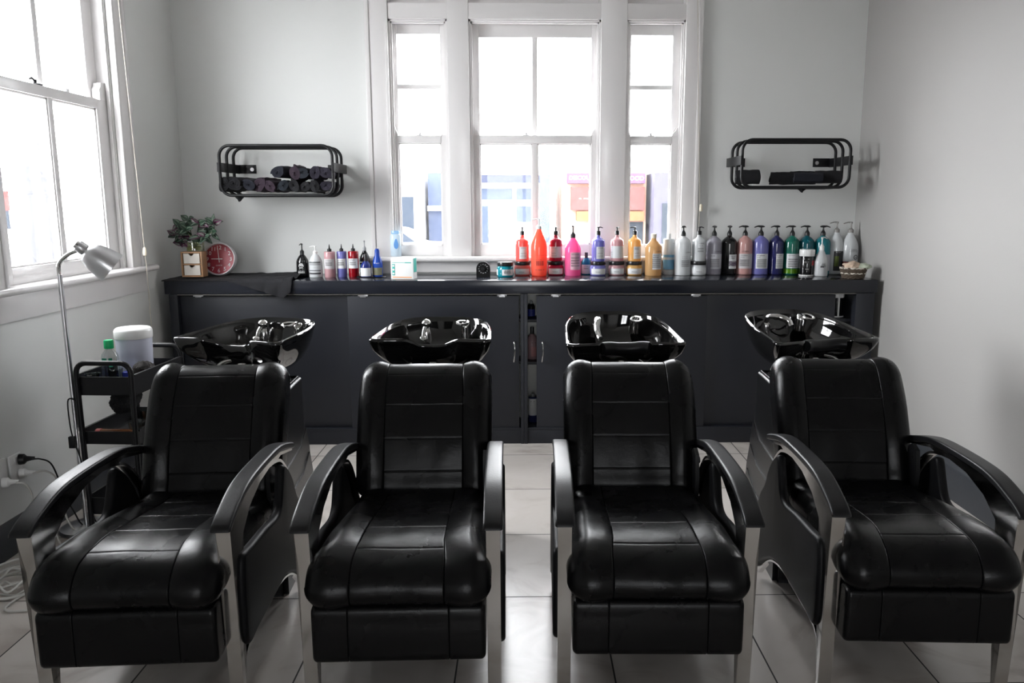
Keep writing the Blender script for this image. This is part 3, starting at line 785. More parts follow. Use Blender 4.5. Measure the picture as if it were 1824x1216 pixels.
def jar(name, label, x, y, R, H, mat, group=None, z=ZT, labels=(), text=(), lidmat=None, lid=.26, cat='jar', face=0.0):
    t = thing(name, label, cat, (x, y, z), face, group)
    MB().lathe([(r*R, h*H) for r, h in JAR] + [(.84*R, .76*H), (0, .76*H)], seg=40).build('jar_body', mat, t, 50)
    MB().lathe([(0, H*(1-lid)), (.92*R, H*(1-lid)), (.94*R, H*(1-lid)+.002), (.94*R, H-.003), (.91*R, H), (0, H)], seg=40).build('lid', lidmat or BLK, t, 40)
    rf = prof_r(JAR, R, H)
    for a0, a1, z0, z1, lm in labels:
        mb = MB(); wrap_patch(mb, R, a0, a1, z0*H, z1*H, rf=rf); mb.build('label', lm, t, 40)
    if text: lettering(t, R, [(s, zf*H, a, w_*R) for s, zf, a, w_ in text], INK, rf)
    return t
GP = 'salon products lined up on the worktop'
coral = bmat('coral_plastic', (.74, .16, .14), .35); crim = bmat('crimson_plastic', (.42, .012, .045), .2)
orange = bmat('bright_coral_plastic', (.95, .19, .12), .45); pinkm = bmat('magenta_plastic', (.86, .20, .44), .5)
violet = bmat('violet_plastic', (.21, .21, .55), .28); palep = bmat('pale_pink_plastic', (.62, .36, .38), .3)
amber = bmat('amber_yellow_plastic', (.80, .48, .17), .35); tan = bmat('tan_gold_plastic', (.68, .43, .20), .3)
whiteb = bmat('milk_white_plastic', (.66, .68, .69), .2); greyl = bmat('grey_lilac_plastic', (.34, .33, .38), .2)
blackb = bmat('gloss_black_plastic', (.006, .006, .007), 0); salmon = bmat('salmon_plastic', (.58, .32, .30), .2)
indigo = bmat('dark_indigo_plastic', (.020, .022, .10), .1, .08); green = bmat('sea_green_plastic', (.015, .15, .11), .2, .08)
teal = bmat('dark_teal_plastic', (.006, .10, .13), .2, .08); teal2 = bmat('teal_plastic', (.012, .19, .23), .2, .1)
tealj = bmat('turquoise_plastic', (.015, .30, .38), .25); blue = bmat('clear_blue_plastic', (.03, .10, .50), .4, .08)
cyan = bmat('cyan_blue_plastic', (.01, .22, .38), .35, .1)
PINKL = pbr('pink_label', (.70, .42, .50), .45, var=.03)

LP = (-.30, .95, .08, .50, PAPER)
FINE = lambda a, w_, z0=.27, st=.05, n=4: [('llllllllllllllllllllllllllll', z0-i*st, a, w_) for i in range(n)]
def bars(a, w_, zs): return [('- - - - - - - - - - - - -', z, a, w_) for z in zs]
# jars with bottles stacked on top
def stack(x, y, R, jl, bl, mat, jlab, spec, tx, az, RB=.0428, H2=.170, zH=.0915):
    jar('cream_jar', jl, x, y, .0532, zH, mat, GP, labels=((-1.0, 1.0, .10, .50, PAPER),), text=[('MASQUE', .24, -.1, .6)])
    bottle('pump_bottle', bl, x, y, RB, H2, DOME_S, mat, z=ZT+zH, top='small', az=az, topH=.052, labels=(spec,), text=tx, group=GP)
stack(-.014, 5.299, .05, 'coral cream jar with black lid, under a coral pump bottle', 'coral pump bottle standing on the coral jar', coral, None, (-.45, .75, .10, .56, PAPER),
      [('INFORCER', .50, .15, .7), ('- SHAMPOO -', .30, .15, .9), ('- ANTI CASSE -', .20, .15, 1.0)], R_(80))
stack(.204, 5.316, .05, 'crimson cream jar with black lid, under a crimson pump bottle', 'crimson pump bottle standing on the crimson jar', crim, None, (-1.1, 1.1, .14, .56, PAPER),
      [('PRO LONGER', .50, -.35, .8), ('- SHAMPOO -', .30, -.35, .8), ('- LONGUEURS -', .20, -.3, 1.0)], R_(80))
stack(.480, 5.290, .05, 'violet cream jar with black lid, under a violet pump bottle', 'violet pump bottle standing on the violet jar', violet, None, (-.35, 1.1, .10, .56, PAPER),
      [('BLONDIFIER', .50, .3, .8), ('- SHAMPOO -', .30, .25, .9), ('- CONDITIONER -', .20, .25, 1.0)], R_(10))
stack(.604, 5.309, .05, 'pale pink cream jar with black lid, under a pale pink bottle', 'pale pink pump bottle standing on the pale pink jar', palep, None, (-1.2, 1.3, .12, .58, PAPER),
      [('- -', .50, -1.0, .3), ('- -', .33, -1.0, .3), ('- - -', .24, -.95, .4)], R_(-70))
stack(.719, 5.307, .05, 'golden yellow cream jar with black lid, under a golden bottle', 'golden yellow pump bottle standing on the golden jar', amber, None, (-.25, 1.1, .10, .56, PAPER),
      [('ABSOLUT', .50, .25, .7), ('REPAIR', .45, .22, .6), ('- SHAMPOO -', .30, .3, .9), ('- CONDITIONER -', .20, .35, 1.0)], R_(175))
stack(1.139, 5.300, .05, 'white cream jar with black lid, under a small white bottle', 'small white pump bottle standing on the white jar', whiteb, None, (.0, .02, .2, .22, PAPER),
      [("L'ORÉAL", .66, .25, .9), ('- -', .56, .1, .5), ('llllllllllllll', .46, .1, .9), ('llllllllllllll', .36, .1, .9)], R_(0))
jar('cream_jar', 'turquoise cream jar with black lid, beside the black dial timer', -.124, 5.198, .0535, .094, tealj, GP, labels=((-1.4, -1.0, .12, .52, PAPER), (-.35, 1.15, .12, .52, PAPER)), text=[('SCALP', .38, .3, .7), ('llllllllll', .24, .3, .8)])
# tall single bottles
bottle('pump_bottle', 'tall bright coral bottle with a white pump, between coral and crimson jars', .094, 5.256, .0512, .300, CONE, orange, top='slim', topmat=pbr('pale_pump_plastic', (.66, .68, .68), .3, var=.03), az=R_(170), topH=.066,
       text=[('- - - - - - -', .44, .3, 1.3), ('- - -', .34, -.05, .6), ('llllllllll', .28, .1, .9), ('llllllllll', .23, .1, .9), ('- --- -', .12, .1, 1.1)], group=GP)
bottle('pump_bottle', 'hot pink bottle with black pump and pink square label', .315, 5.293, .052, .243, [(0, 0), (.92, 0), (1, .03), (1, .62), (.985, .70), (.90, .77), (.62, .89), (.42, .95), (.33, .98), (.30, 1)], pinkm, top='slim', az=R_(-80), topH=.082,
       labels=((-.35, 1.1, .16, .62, PINKL), ), text=[('PRO LONGER', .56, .3, 1.0), ('- - - - - - -', .66, .5, .8)] + [('llllllllllllllllllllllll', .46-.07*i, .3, 1.1) for i in range(4)], group=GP)
bottle('round_bottle', 'small clear blue bottle with black cap, between hot pink and violet bottles', .409, 5.37, .032, .108, [(0, 0), (.95, 0), (1, .03), (1, .55), (.92, .72), (.70, .88), (.5, .96), (.48, 1)], cyan, top='cap', topH=.036,
       labels=((-1.2, 1.2, .05, .60, PAPER),), text=[('SCALP', .48, -.1, .8), ('llllllllllll', .34, -.1, .9)], group=GP)
bottle('pump_bottle', 'tan gold bottle with open neck and no pump', .84, 5.284, .0537, .240, [(0, 0), (.94, 0), (1, .02), (1, .76), (.97, .79), (.85, .83), (.6, .89), (.38, .94), (.30, 1)], tan, top='cap', topmat=pbr('pale_neck_plastic', (.62, .56, .46), .3, var=.03), topH=.030,
       labels=((-.25, 1.0, .17, .60, PAPER),), text=[("L'ORÉAL", .64, .55, .75), ('ABSOLUT', .54, .2, .8), ('REPAIR', .48, .17, .7)] + [('llllllllllllllllllllllll', .42-.05*i, .3, 1.1) for i in range(5)], group=GP)
bottle('lotion_bottle', 'white cylindrical bottle with sky blue bands and small white cap', .952, 5.352, .0370, .233, CYL, whiteb, top='cap', topmat=WPLAST, topH=.034,
       labels=((-1.3, 1.3, .15, .42, pbr('sky_blue_label', (.18, .42, .62), .4, var=.03)), (-1.3, 1.3, .49, .56, pbr('sky_blue_label', (.18, .42, .62), .4)), (-1.3, 1.3, .135, .145, INK)), text=[('- - -', .86, .9, .7)], group=GP)
TALL = dict(prof=DOME, H=.254, R=.0508)
def tall(label, x, y, mat, az, labs, tx, kind='big', r=None, H=None, prof=None, topmat=BLK, topH=.067):
    bottle('pump_bottle', label, x, y, r or .0508, H or .254, prof or DOME, mat, top=kind, topmat=topmat, az=az, topH=topH, labels=labs, text=tx, group=GP)
tall('silvery white tall pump bottle without a label patch, its pump catching the light', 1.035, 5.302, whiteb, R_(60), (), [("L'ORÉAL", .575, .6, .8), ('- - - -', .475, .1, .65), ('- - -', .425, .08, .6)] + [('llllllllllllllllllllllll', .36-.045*i, .25, 1.1) for i in range(4)], r=.0525)
tall('lilac grey tall pump bottle, left of the black one', 1.246, 5.336, greyl, R_(-90), ((-.55, 1.2, .16, .54, pbr('grey_label', (.52, .52, .56), .5, var=.02)),), [("L'ORÉAL", .585, .4, .95), ('SILVER', .48, -.3, .55)] + [('llllllllllllllllllllllll', .38-.045*i, 0, 1.2) for i in range(5)])
tall('gloss black tall pump bottle with a purple striped label', 1.353, 5.360, blackb, R_(-95), ((-.20, 1.0, .155, .52, PAPER), (-.20, 1.0, .22, .35, pbr('purple_label', (.16, .06, .17), .5))), [('CHROMA', .46, .3, .7), ('CRÈME', .41, .3, .6), ], )
tall('salmon pink tall pump bottle', 1.456, 5.358, salmon, R_(180), ((-1.0, 1.1, .16, .54, pbr('rosy_label', (.52, .50, .51), .5, var=.02)),), [("L'ORÉAL", .585, -.1, .95), ('VITAMINO', .485, -.3, .9), ('COLOR', .44, -.5, .5)] + [('llllllllllllllllllllllll', .36-.045*i, -.2, 1.2) for i in range(4)])
tall('bright violet tall pump bottle, left of the indigo one', 1.560, 5.356, violet, R_(180), ((-.75, .85, .16, .54, PAPER),), [('BLONDIFIER', .485, -.15, .95), ('GLOSS', .44, -.45, .4)] + [('llllllllllllllllllllllll', .37-.045*i, 0, 1.2) for i in range(5)], r=.0535)
tall('dark indigo tall pump bottle', 1.665, 5.355, indigo, R_(180), ((-.25, 1.0, .16, .54, PAPER),), [('BLONDIFIER', .485, .25, .85), ('COOL', .44, .1, .4)] + [('llllllllllllllllllllllll', .37-.045*i, .3, 1.0) for i in range(5)], r=.0478)
tall('sea green tall pump bottle with a lime tinted foot', 1.7665, 5.353, green, R_(180), ((-.9, 1.0, .17, .54, PAPER), (-1.4, 1.4, .03, .15, bmat('lime_liquid', (.10, .26, .01), .2))), [('VOLUMETRY', .485, -.25, .9)] + [('llllllllllllllllllllllll', .38-.06*i, 0, 1.3) for i in range(4)])
tall('dark teal tall pump bottle behind the black canister', 1.866, 5.357, teal, R_(180), (), (), r=.0515)
tall('teal tall pump bottle behind the small white pump bottle', 1.969, 5.349, teal2, R_(-8), ((-1.2, 1.2, .10, .52, pbr('grey_label', (.52, .52, .56), .5)),), ())
tall('white tapered bottle with silver pump and black label with a lime spot', 2.065, 5.365, whiteb, R_(180), ((-.55, .85, .09, .56, pbr('black_label', (.010, .010, .012), .35, var=.1)), (-.42, .05, .20, .44, pbr('lime_spot', (.14, .20, .01), .5, var=.1))), [('Serie Expert', .525, .0, .6, WINK)],
     kind='slim', r=.0535, H=.274, prof=CONE, topmat=pbr('smoky_clear_plastic', (.42, .40, .38), .15, trans=.5, var=.05), topH=.069)
tall("white tapered bottle with silver pump, nearest the right wall", 2.150, 5.345, whiteb, R_(180), ((-1.2, -.3, .20, .31, pbr('red_label', (.28, .01, .015), .4)),), [("L'ORÉAL", .575, .12, .95), ('PROFESSIONNEL', .545, .12, 1.0), ('O', .36, .40, .62), ('AB', .39, .40, .30)],
     kind='slim', r=.0555, H=.273, prof=CONE, topmat=pbr('smoky_clear_plastic', (.42, .40, .38), .15), topH=.069)
# canister and small white pump in front
t = thing('canister', 'black canister with white screw lid and white base, in front of the teal bottles', 'jar', (1.827, 5.225, ZT))
MB().lathe([(0, .008), (.044, .008), (.045, .014), (.045, .125), (.043, .13), (0, .13)], seg=40).build('canister_body', blackb, t)
MB().lathe([(0, .128), (.0475, .128), (.0485, .131), (.0485, .166), (.046, .171), (0, .171)], seg=40).build('lid', WPLAST, t)
MB().lathe([(0, 0), (.044, 0), (.0465, .003), (.0465, .009), (0, .009)], seg=40).build('base_ring', WPLAST, t)
mb = MB(); wrap_patch(mb, .045, .45, .95, .070, .100); mb.build('label', pbr('red_label', (.28, .01, .015), .4), t)
lettering(t, .045, [('- -', .10, -.4, .04), ('llllllll', .085, -.4, .03), ('-', .028, -.25, .02)], pbr('dull_ink', (.25, .24, .23), .5))
bottle('pump_bottle', 'small white bottle with white pump, in front of the teal bottle', 1.912, 5.203, .0442, .168, [(0, 0), (.90, 0), (.98, .02), (1, .06), (1, .50), (.96, .58), (.80, .70), (.60, .83), (.45, .93), (.36, .97), (.34, 1.0)], whiteb, top='slim', topmat=WPLAST, az=R_(20), topH=.082,
       text=[('- - - -', .50, -.1, .7), ('llllll', .42, 0, .5), ('llllllll', .36, 0, .7), ('-', .25, -.15, .5)], group=GP)
# left group
bottle('pump_bottle', 'black pump bottle printed with a white skull, beside the black cloth', -1.426, 5.242, .0392, .142, LOTION, blackb, top='slim', az=R_(-100), topH=.068, group=GP,
       text=[('- - - - -', .68, 0, 1.25, WINK), ('- - - -', .26, 0, .9, WINK), ('llllllllll', .16, 0, 1.0, WINK)])
# skull print on its front
sk = C.objects[-1] if False else None
def skull_print(parent, R):
    mb = MB()
    def P(x, z): a = x/R; return ((R+.0012)*math.sin(a), -(R+.0012)*math.cos(a), z)
    def disc(cx, cz, rx, rz, n=16):
        v = [mb.bm.verts.new(P(cx+rx*math.cos(2*PI*k/n), cz+rz*math.sin(2*PI*k/n))) for k in range(n)]; mb.face(v)
    def ring(cx, cz, r0, r1, n=20):
        A = [mb.bm.verts.new(P(cx+r0*math.cos(2*PI*k/n), cz+r0*math.sin(2*PI*k/n))) for k in range(n)]
        B = [mb.bm.verts.new(P(cx+r1*math.cos(2*PI*k/n), cz+r1*math.sin(2*PI*k/n))) for k in range(n)]
        for k in range(n): mb.face([A[k], A[(k+1) % n], B[(k+1) % n], B[k]])
    ring(-.006, .074, .0032, .0060); ring(.006, .074, .0032, .0060); ring(0, .070, .0125, .0150)
    disc(0, .066, .0018, .0025)
    for k in range(5): disc(-.006+.003*k, .0585, .0011, .0022, 8)
    for s in (-1, 1):
        v = [P(s*.014, .052), P(s*.012, .0545), P(-s*.010, .038), P(-s*.012, .0355)]; mb.face([mb.bm.verts.new(q) for q in v])
    mb.build('skull_print', WINK, parent, norm=False)
skull_print([o for o in C.objects if o.get('label', '').startswith('black pump bottle printed')][0], .0392)
bottle('pump_bottle', 'white pump bottle with black and grey bands', -1.321, 5.160, .0415, .150, LOTION, whiteb, top='slim', topmat=WPLAST, az=R_(170), topH=.048, group=GP,
       labels=((-1.0, 1.0, .62, .68, pbr('grey_band', (.12, .13, .13), .5)), (-1.0, 1.0, .53, .60, pbr('pale_grey_band', (.38, .39, .40), .5)), (-1.0, 1.0, .295, .325, INK), (-1.0, 1.0, .15, .22, INK)), text=[('- - -', .42, .2, .5)])
for nm, lab, x, y, r, mt, tx in (('a', 'pale pink cylinder bottle with black nozzle', -1.234, 5.17, .0345, palep, 'VITAMINO'), ('b', 'violet cylinder bottle with black nozzle', -1.164, 5.197, .0305, violet, 'BLONDIFIER'), ('c', 'deep red cylinder bottle with black nozzle', -1.094, 5.215, .0330, bmat('deep_red_plastic', (.30, .006, .012), .15), 'REPAIR')):
    bottle('nozzle_bottle', lab, x, y, r, .163, CYL, mt, top='nozzle', topH=.046, group=GP, labels=((-1.1, 1.1, .34, .72, PAPER if nm != 'a' else pbr('rosy_label', (.52, .50, .51), .5)),),
           text=[(tx, .64, -.1, 1.1), ('llllllllllllll', .54, 0, 1.2), ('llllllllllllll', .46, 0, 1.2)])
bottle('pump_bottle', 'black tapered bottle with grey pump and teal print, behind the blue ones', -1.043, 5.325, .0345, .160, CONE, blackb, top='slim', topmat=pbr('grey_pump_plastic', (.30, .31, .32), .3, var=.05), az=R_(-80), topH=.066, group=GP,
       labels=((-.9, .3, .30, .45, pbr('teal_print', (.04, .30, .32), .5)), (-.9, .3, .15, .20, pbr('teal_print', (.04, .30, .32), .5)), (-.9, .3, .22, .30, pbr('pale_print', (.55, .55, .52), .5)), (-.9, .3, .52, .56, pbr('pale_print', (.55, .55, .52), .5))))
MB().lathe([(0, 0), (.085, 0), (.09, .004), (.088, .006), (.08, .003), (0, .003)], seg=40, sx=1.05, sy=.62).build('small_mat', PLAST, None)
o = C.objects['small_mat']; o.location = (-.975, 5.175, ZT); tag(o, 'thin black oval tray under the two small blue bottles', 'tray')
bottle('round_bottle', 'small dark blue bottle with black cap and white label', -1.005, 5.160, .0335, .100, [(0, 0), (.95, 0), (1, .03), (1, .60), (.94, .74), (.74, .88), (.46, .97), (.44, 1)], bmat('navy_clear_plastic', (.015, .03, .20), .3, .08), z=ZT+.0035, top='cap', topH=.042, group=GP,
       labels=((-1.25, 1.25, .06, .58, PAPER),), text=[('- - -', .48, -.9, .6), ('- - -', .38, -.9, .6), ('- - -', .28, -.9, .6)])
bottle('round_bottle', 'bright clear blue bottle with slim neck', -.937, 5.190, .0315, .168, [(0, 0), (.94, 0), (1, .02), (1, .48), (.94, .58), (.72, .70), (.52, .80), (.47, .95), (.47, 1)], blue, z=ZT+.0035, top='cap', topmat=blue, topH=.008, group=GP,
       labels=((-1.2, 1.2, .06, .34, pbr('olive_label', (.16, .16, .10), .5, var=.2, vscale=80)),), text=[('SERIE EXPERT', .50, 0, 1.2, WINK)])
# baby lotion on the sill
t = thing('lotion_bottle', 'pale blue lotion bottle standing on the window sill', 'bottle', (-.853, 5.418, 1.152))
mb = MB()
for k in range(0, 1): pass
prof = [(0, 0), (.90, 0), (1, .03), (1, .80), (.93, .88), (.75, .92), (0, .92)]
mb.lathe([(r*.036, h*.160) for r, h in prof], seg=32, sy=.62); mb.build('bottle_body', bmat('pale_blue_plastic', (.72, .83, .90), .35), t, 50)
MB().lathe([(0, .147), (.026, .147), (.028, .150), (.028, .166), (.025, .169), (0, .169)], seg=28, sy=.62).build('cap', bmat('sky_blue_plastic', (.45, .68, .88), .3), t)
mb = MB(); pts = catmull([Vector((0, .118)), Vector((.014, .085)), Vector((.012, .06)), Vector((0, .05)), Vector((-.012, .06)), Vector((-.014, .085))], 5, True)
mb.prism([(p.x+.006, p.y) for p in pts], -.0250, -.0215, 'Y'); mb.build('label', pbr('drop_label_blue', (.12, .32, .68), .4, var=.03), t)
# product box
t = thing('product_box', 'white carton with teal and orange stripes standing on the worktop', 'box', (-.755, 5.09, ZT), R_(-9))
MB().box(-.072, .072, -.04, .04, 0, .128, .001).build('carton', pbr('carton_white', (.70, .71, .70), .5, var=.02), t)
mb = MB()
mb.box(-.062, .060, -.0412, -.0402, .099, .102).box(.02, .060, -.0413, -.0402, .098, .104)
TEALI = pbr('teal_print_ink', (.03, .38, .32), .5, var=.05)
mb.box(-.062, -.046, -.0412, -.0402, .022, .092); mb.box(.0722, .073, -.030, .030, .04, .128)
mb.build('teal_print', TEALI, t)
mb = MB()
for k in range(3): mb.lathe([(0, 0), (.006, 0), (.006, .0008), (0, .0008)], Matrix.Translation((-.054, -.0412, .033+.024*k)) @ Matrix.Rotation(R_(90), 4, 'X'), 16)
mb.build('round_symbols', WINK, t)
MB().box(-.062, .062, -.0412, -.0402, .008, .013).build('orange_stripe', pbr('orange_ink', (.75, .28, .06), .5), t)
# dial timer
t = thing('dial_timer', 'black arched dial timer standing on the worktop', 'timer', (-.264, 5.20, ZT))
arch = [(-.044, 0), (.044, 0), (.044, .052)] + [(.044*math.cos(R_(a)), .052+.044*math.sin(R_(a))) for a in range(15, 180, 15)] + [(-.044, .052)]
MB().prism(arch, -.018, .018, 'Y').build('timer_body', pbr('matt_black_plastic', (.006,.006,.006), .6, spec=.2, var=.1), t)
MB().lathe([(0, 0), (.013, 0), (.011, .014), (0, .015)], Matrix.Translation((0, -.018, .052)) @ Matrix.Rotation(R_(90), 4, 'X'), 24).build('dial_knob', PLAST, t)
mb = MB()
for k in range(12):
    a = 2*PI*k/12; cx, cz = .028*math.sin(a), .052+.028*math.cos(a)
    put_text(mb, str((60-5*k) % 60), lambda x, y, cx=cx, cz=cz: (cx+x, -.0186, cz+y-.003), size=.0085)
mb.build('numerals', WINK, t, norm=False)

# ------------------------------------------------------------------ wicker basket with cloths
t = thing('wicker_basket', 'small round woven basket filled with pale cloths at the right end', 'basket', (2.055, 5.03, ZT))
def wick():
    mb = MB()
    for k in range(9):
        z = .006+.0075*k; r = .062+.016*(k/8)
        mb.tube([((r+.004*math.cos(14*a+PI*(k % 2)))*math.cos(a), (r+.004*math.cos(14*a+PI*(k % 2)))*.85*math.sin(a), z) for a in [2*PI*i/84 for i in range(84)]], .0042, 6, True)
    mb.lathe([(0, .001), (.060, .001), (.060, .004), (0, .004)], seg=24, sy=.85)
    return mb
wick().build('woven_wall', pbr('dark_wicker', (.10, .075, .055), .6, var=.5, vscale=70), t)
for z, r in ((.034, .072), (.066, .080)):
    MB().tube([((r+.004*math.cos(10*a))*math.cos(a), (r+.004*math.cos(10*a))*.85*math.sin(a), z+.0015*math.sin(20*a)) for a in [2*PI*i/80 for i in range(80)]], .0045, 8, True).build('white_braid', pbr('white_wicker', (.62, .57, .50), .6, var=.2, vscale=60), t)
def crumple(name, label, x, y, z, rx, ry, rz, col, seed):
    mb = MB(); b = bmesh.new(); bmesh.ops.create_icosphere(b, subdivisions=4, radius=1)
    for v in b.verts:
        n = noise.noise(v.co*1.6+Vector((seed, 0, 0)))*.35 + noise.noise(v.co*4+Vector((0, seed, 0)))*.16
        v.co = v.co*(1+n)
    mb.join(b, Matrix.Diagonal((rx, ry, rz, 1)))
    o = mb.build(name, pbr('cloth_'+name+str(seed), col, .9, bump=.5, bscale=150, var=.1, vscale=30), None, 80); o.location = (x, y, z)
    return tag(o, label, 'cloth')
crumple('folded_cloth', 'pale peach cloth heaped in the woven basket', 2.045, 5.03, ZT+.078, .055, .045, .028, (.56, .43, .33), 3)
crumple('folded_cloth', 'pale green cloth hanging over the right rim of the woven basket', 2.110, 5.01, ZT+.075, .042, .035, .020, (.42, .46, .36), 8)

# ------------------------------------------------------------------ clock, little drawers, plant, black cloth
t = thing('wall_clock', 'round red clock with white numerals leaning on the wall', 'clock', (-1.945, 5.195, ZT+.010))
t.rotation_euler = (R_(-12), 0, 0)
RC = .105
Mf = Matrix.Translation((0, -.005, RC)) @ Matrix.Rotation(R_(90), 4, 'X')
MB().lathe([(0, -.03), (RC*.97, -.03), (RC, -.024), (RC, .010), (RC*.975, .014), (RC*.93, .014), (RC*.905, .006), (RC*.90, -.006), (0, -.006)], Mf, 56).build('rim', pbr('clock_rim', (.66, .62, .63), .35, var=.02), t)
MB().lathe([(0, -.004), (RC*.90, -.004), (RC*.90, -.001), (0, -.001)], Mf, 48).build('dial', pbr('clock_red', (.30, .022, .040), .4, var=.03), t)
mb = MB()
def CF(x, z, e=.0045): return Mf @ Vector((x, z, e-.003))
for k in range(1, 13):
    a = 2*PI*k/12; r = RC*.70
    sz = .036
    put_text(mb, str(k), lambda x, y, a=a: CF(r*math.sin(a)+x, r*math.cos(a)+y-.012), size=sz)
put_text(mb, 'QUARTZ', lambda x, y: CF(x, y-RC*.42), size=.010)
mb.build('numerals', WINK, t, norm=False)
def hand(ang, L, w_, nm):
    mb = MB(); c, s_ = math.cos(ang), math.sin(ang)
    q = [(-w_, -.022), (w_, -.022), (w_*.7, L), (-w_*.7, L)]
    mb.face([mb.bm.verts.new(CF(x*c+z*s_, -x*s_+z*c, .007)) for x, z in q]); mb.face([mb.bm.verts.new(CF(x*c+z*s_, -x*s_+z*c, .0085)) for x, z in q][::-1])
    for i in range(4):
        (x0, z0), (x1, z1) = q[i], q[(i+1) % 4]
        mb.face([mb.bm.verts.new(CF(x*c+z*s_, -x*s_+z*c, e)) for x, z, e in ((x0, z0, .007), (x1, z1, .007), (x1, z1, .0085), (x0, z0, .0085))])
    mb.build(nm, WINK, t)
hand(R_(-90), .048, .0028, 'hour_hand'); hand(R_(-8), .068, .0022, 'minute_hand')

WOOD = pbr('pale_bamboo', (.36, .20, .10), .45, bump=.1, bscale=40, var=.25, vscale=14)
t = thing('mini_drawer_box', 'small bamboo desk drawer box with two white drawers in the corner', 'drawer box', (-2.045, 5.065, ZT+.0165), 0.0); t.scale = (.95, .66, .91)
MB().box(-.068, -.057, -.06, .06, 0, .170, .001).box(.057, .068, -.06, .06, 0, .170, .001).box(-.057, .057, -.06, .06, 0, .010).box(-.057, .057, -.06, .06, .160, .170).box(-.057, .057, -.058, .06, .080, .089).box(-.057, .057, .05, .06, .01, .16).build('box_frame', WOOD, t)
for z in (.012, .091):
    h = .066
    poly = [(-.051, z), (.051, z), (.051, z+h)] + [(.016*math.cos(R_(a)), z+h-.014*math.sin(R_(a))) for a in range(0, 181, 20)] + [(-.051, z+h)]
    d = MB().prism(poly, -.058, -.050, 'Y').box(-.051, .051, -.050, .045, z, z+.006).build('drawer', pbr('drawer_white', (.66, .62, .56), .5, var=.05), t)
# plant in a glass jar
px, py, pz = -2.035, 5.075, ZT+.1715
t = thing('potted_plant', 'purple and green striped trailing plant in a glass jar on the drawers', 'plant', (px, py, pz))
MB().lathe([(0, 0), (.048, 0), (.052, .004), (.052, .050), (.050, .054), (.048, .050), (.048, .006), (0, .005)], seg=32).build('glass_jar', glass_mat('jar_glass', (.90, .93, .80), .08), t)
MB().lathe([(0, .006), (.047, .006), (.047, .032), (0, .032)], seg=28).build('water', glass_mat('jar_water', (.72, .72, .35), .05), t)
mb = MB(); ml = MB()
stems = [((.0, 0), (-.03, 0, .10), (-.09, 0, .16)), ((.01, 0), (.02, 0, .12), (.035, -.01, .17)), ((.0, .01), (.06, 0, .09), (.118, 0, .125), (.122, 0, .172)), ((-.01, 0), (-.06, -.02, .07), (-.105, -.03, .10)), ((0, -.01), (-.01, -.04, .09), (-.03, -.05, .13)), ((0, 0), (.03, -.03, .07), (.07, -.03, .085)), ((0, 0), (-.05, -.02, .06), (-.07, -.03, .055)), ((.0, 0), (-.03, .02, .12), (-.045, .03, .19))]
rnd = random.Random(11)
def leaf(base, d, L, W_, up=None, curl=.25):
    up = up or (rnd.uniform(-.9, .9), -1, rnd.uniform(-.3, 1.3)); fm = 2 if rnd.random() < .22 else 0
    d = Vector(d).normalized(); s_ = d.cross(Vector(up)); s_ = s_.normalized() if s_.length > .1 else Vector((1, 0, 0)); n_ = s_.cross(d)
    nu, nv = 10, 6; rows = []
    for i in range(nu+1):
        u = i/nu; wv = W_*math.sin(PI*min(1, u**.75))*(1-u*.15)
        row = []
        for j in range(nv+1):
            v = j/nv*2-1
            p = Vector(base) + d*L*u + s_*wv*v + n_*(abs(v)*wv*.35 - curl*L*u*u)
            row.append(p)
        rows.append(row)
    A = [[ml.bm.verts.new(p + n_*.0007) for p in r] for r in rows]; B = [[ml.bm.verts.new(p - n_*.0007) for p in r] for r in rows]
    for i in range(nu):
        for j in range(nv):
            ml.mi = 1 if (j in (1, 4)) and 1 < i < nu-2 else fm
            ml.face([A[i][j], A[i+1][j], A[i+1][j+1], A[i][j+1]])
            ml.mi = 2
            ml.face([B[i][j], B[i][j+1], B[i+1][j+1], B[i+1][j]])
    ml.mi = 0
for st in stems:
    pts = [Vector((st[0][0], st[0][1], .03))] + [Vector(p) for p in st[1:]]
    cm = catmull(pts, 6); mb.tube(cm, .0022, 8)
    n = len(cm)
    for k in range(5, n, 3):
        p = cm[k]; a = rnd.uniform(0, 2*PI)
        leaf(p, (math.cos(a), math.sin(a)*.5-.25, rnd.uniform(-.35, .35)), rnd.uniform(.050, .068), rnd.uniform(.021, .027), curl=.12)
    e = cm[-1]
    for da in (0, 2.1, 4.2): leaf(e, (math.cos(da+rnd.random()), -.3, .5*math.sin(da)+.3), rnd.uniform(.045, .06), .022, curl=.12)
for dd in ((-1, -.2, .9), (.05, -.2, 1), (1, -.1, .25), (-1, -.2, .25)): leaf((.122, 0, .172), dd, .058, .015, up=(0, -1, .2))
leaf((.105, 0, .11), (.9, -.2, -.7), .066, .016, up=(.3, -1, .3))
mb.build('stems', pbr('plant_stem', (.09, .12, .05), .5, var=.2), t)
ml.build('leaves', [pbr('leaf_dark_green', (.018, .045, .026), .35, var=.3, vscale=30), pbr('leaf_silver_stripe', (.12, .16, .12), .35, var=.1), pbr('leaf_purple', (.065, .012, .04), .4, var=.2)], t, 60, norm=False)
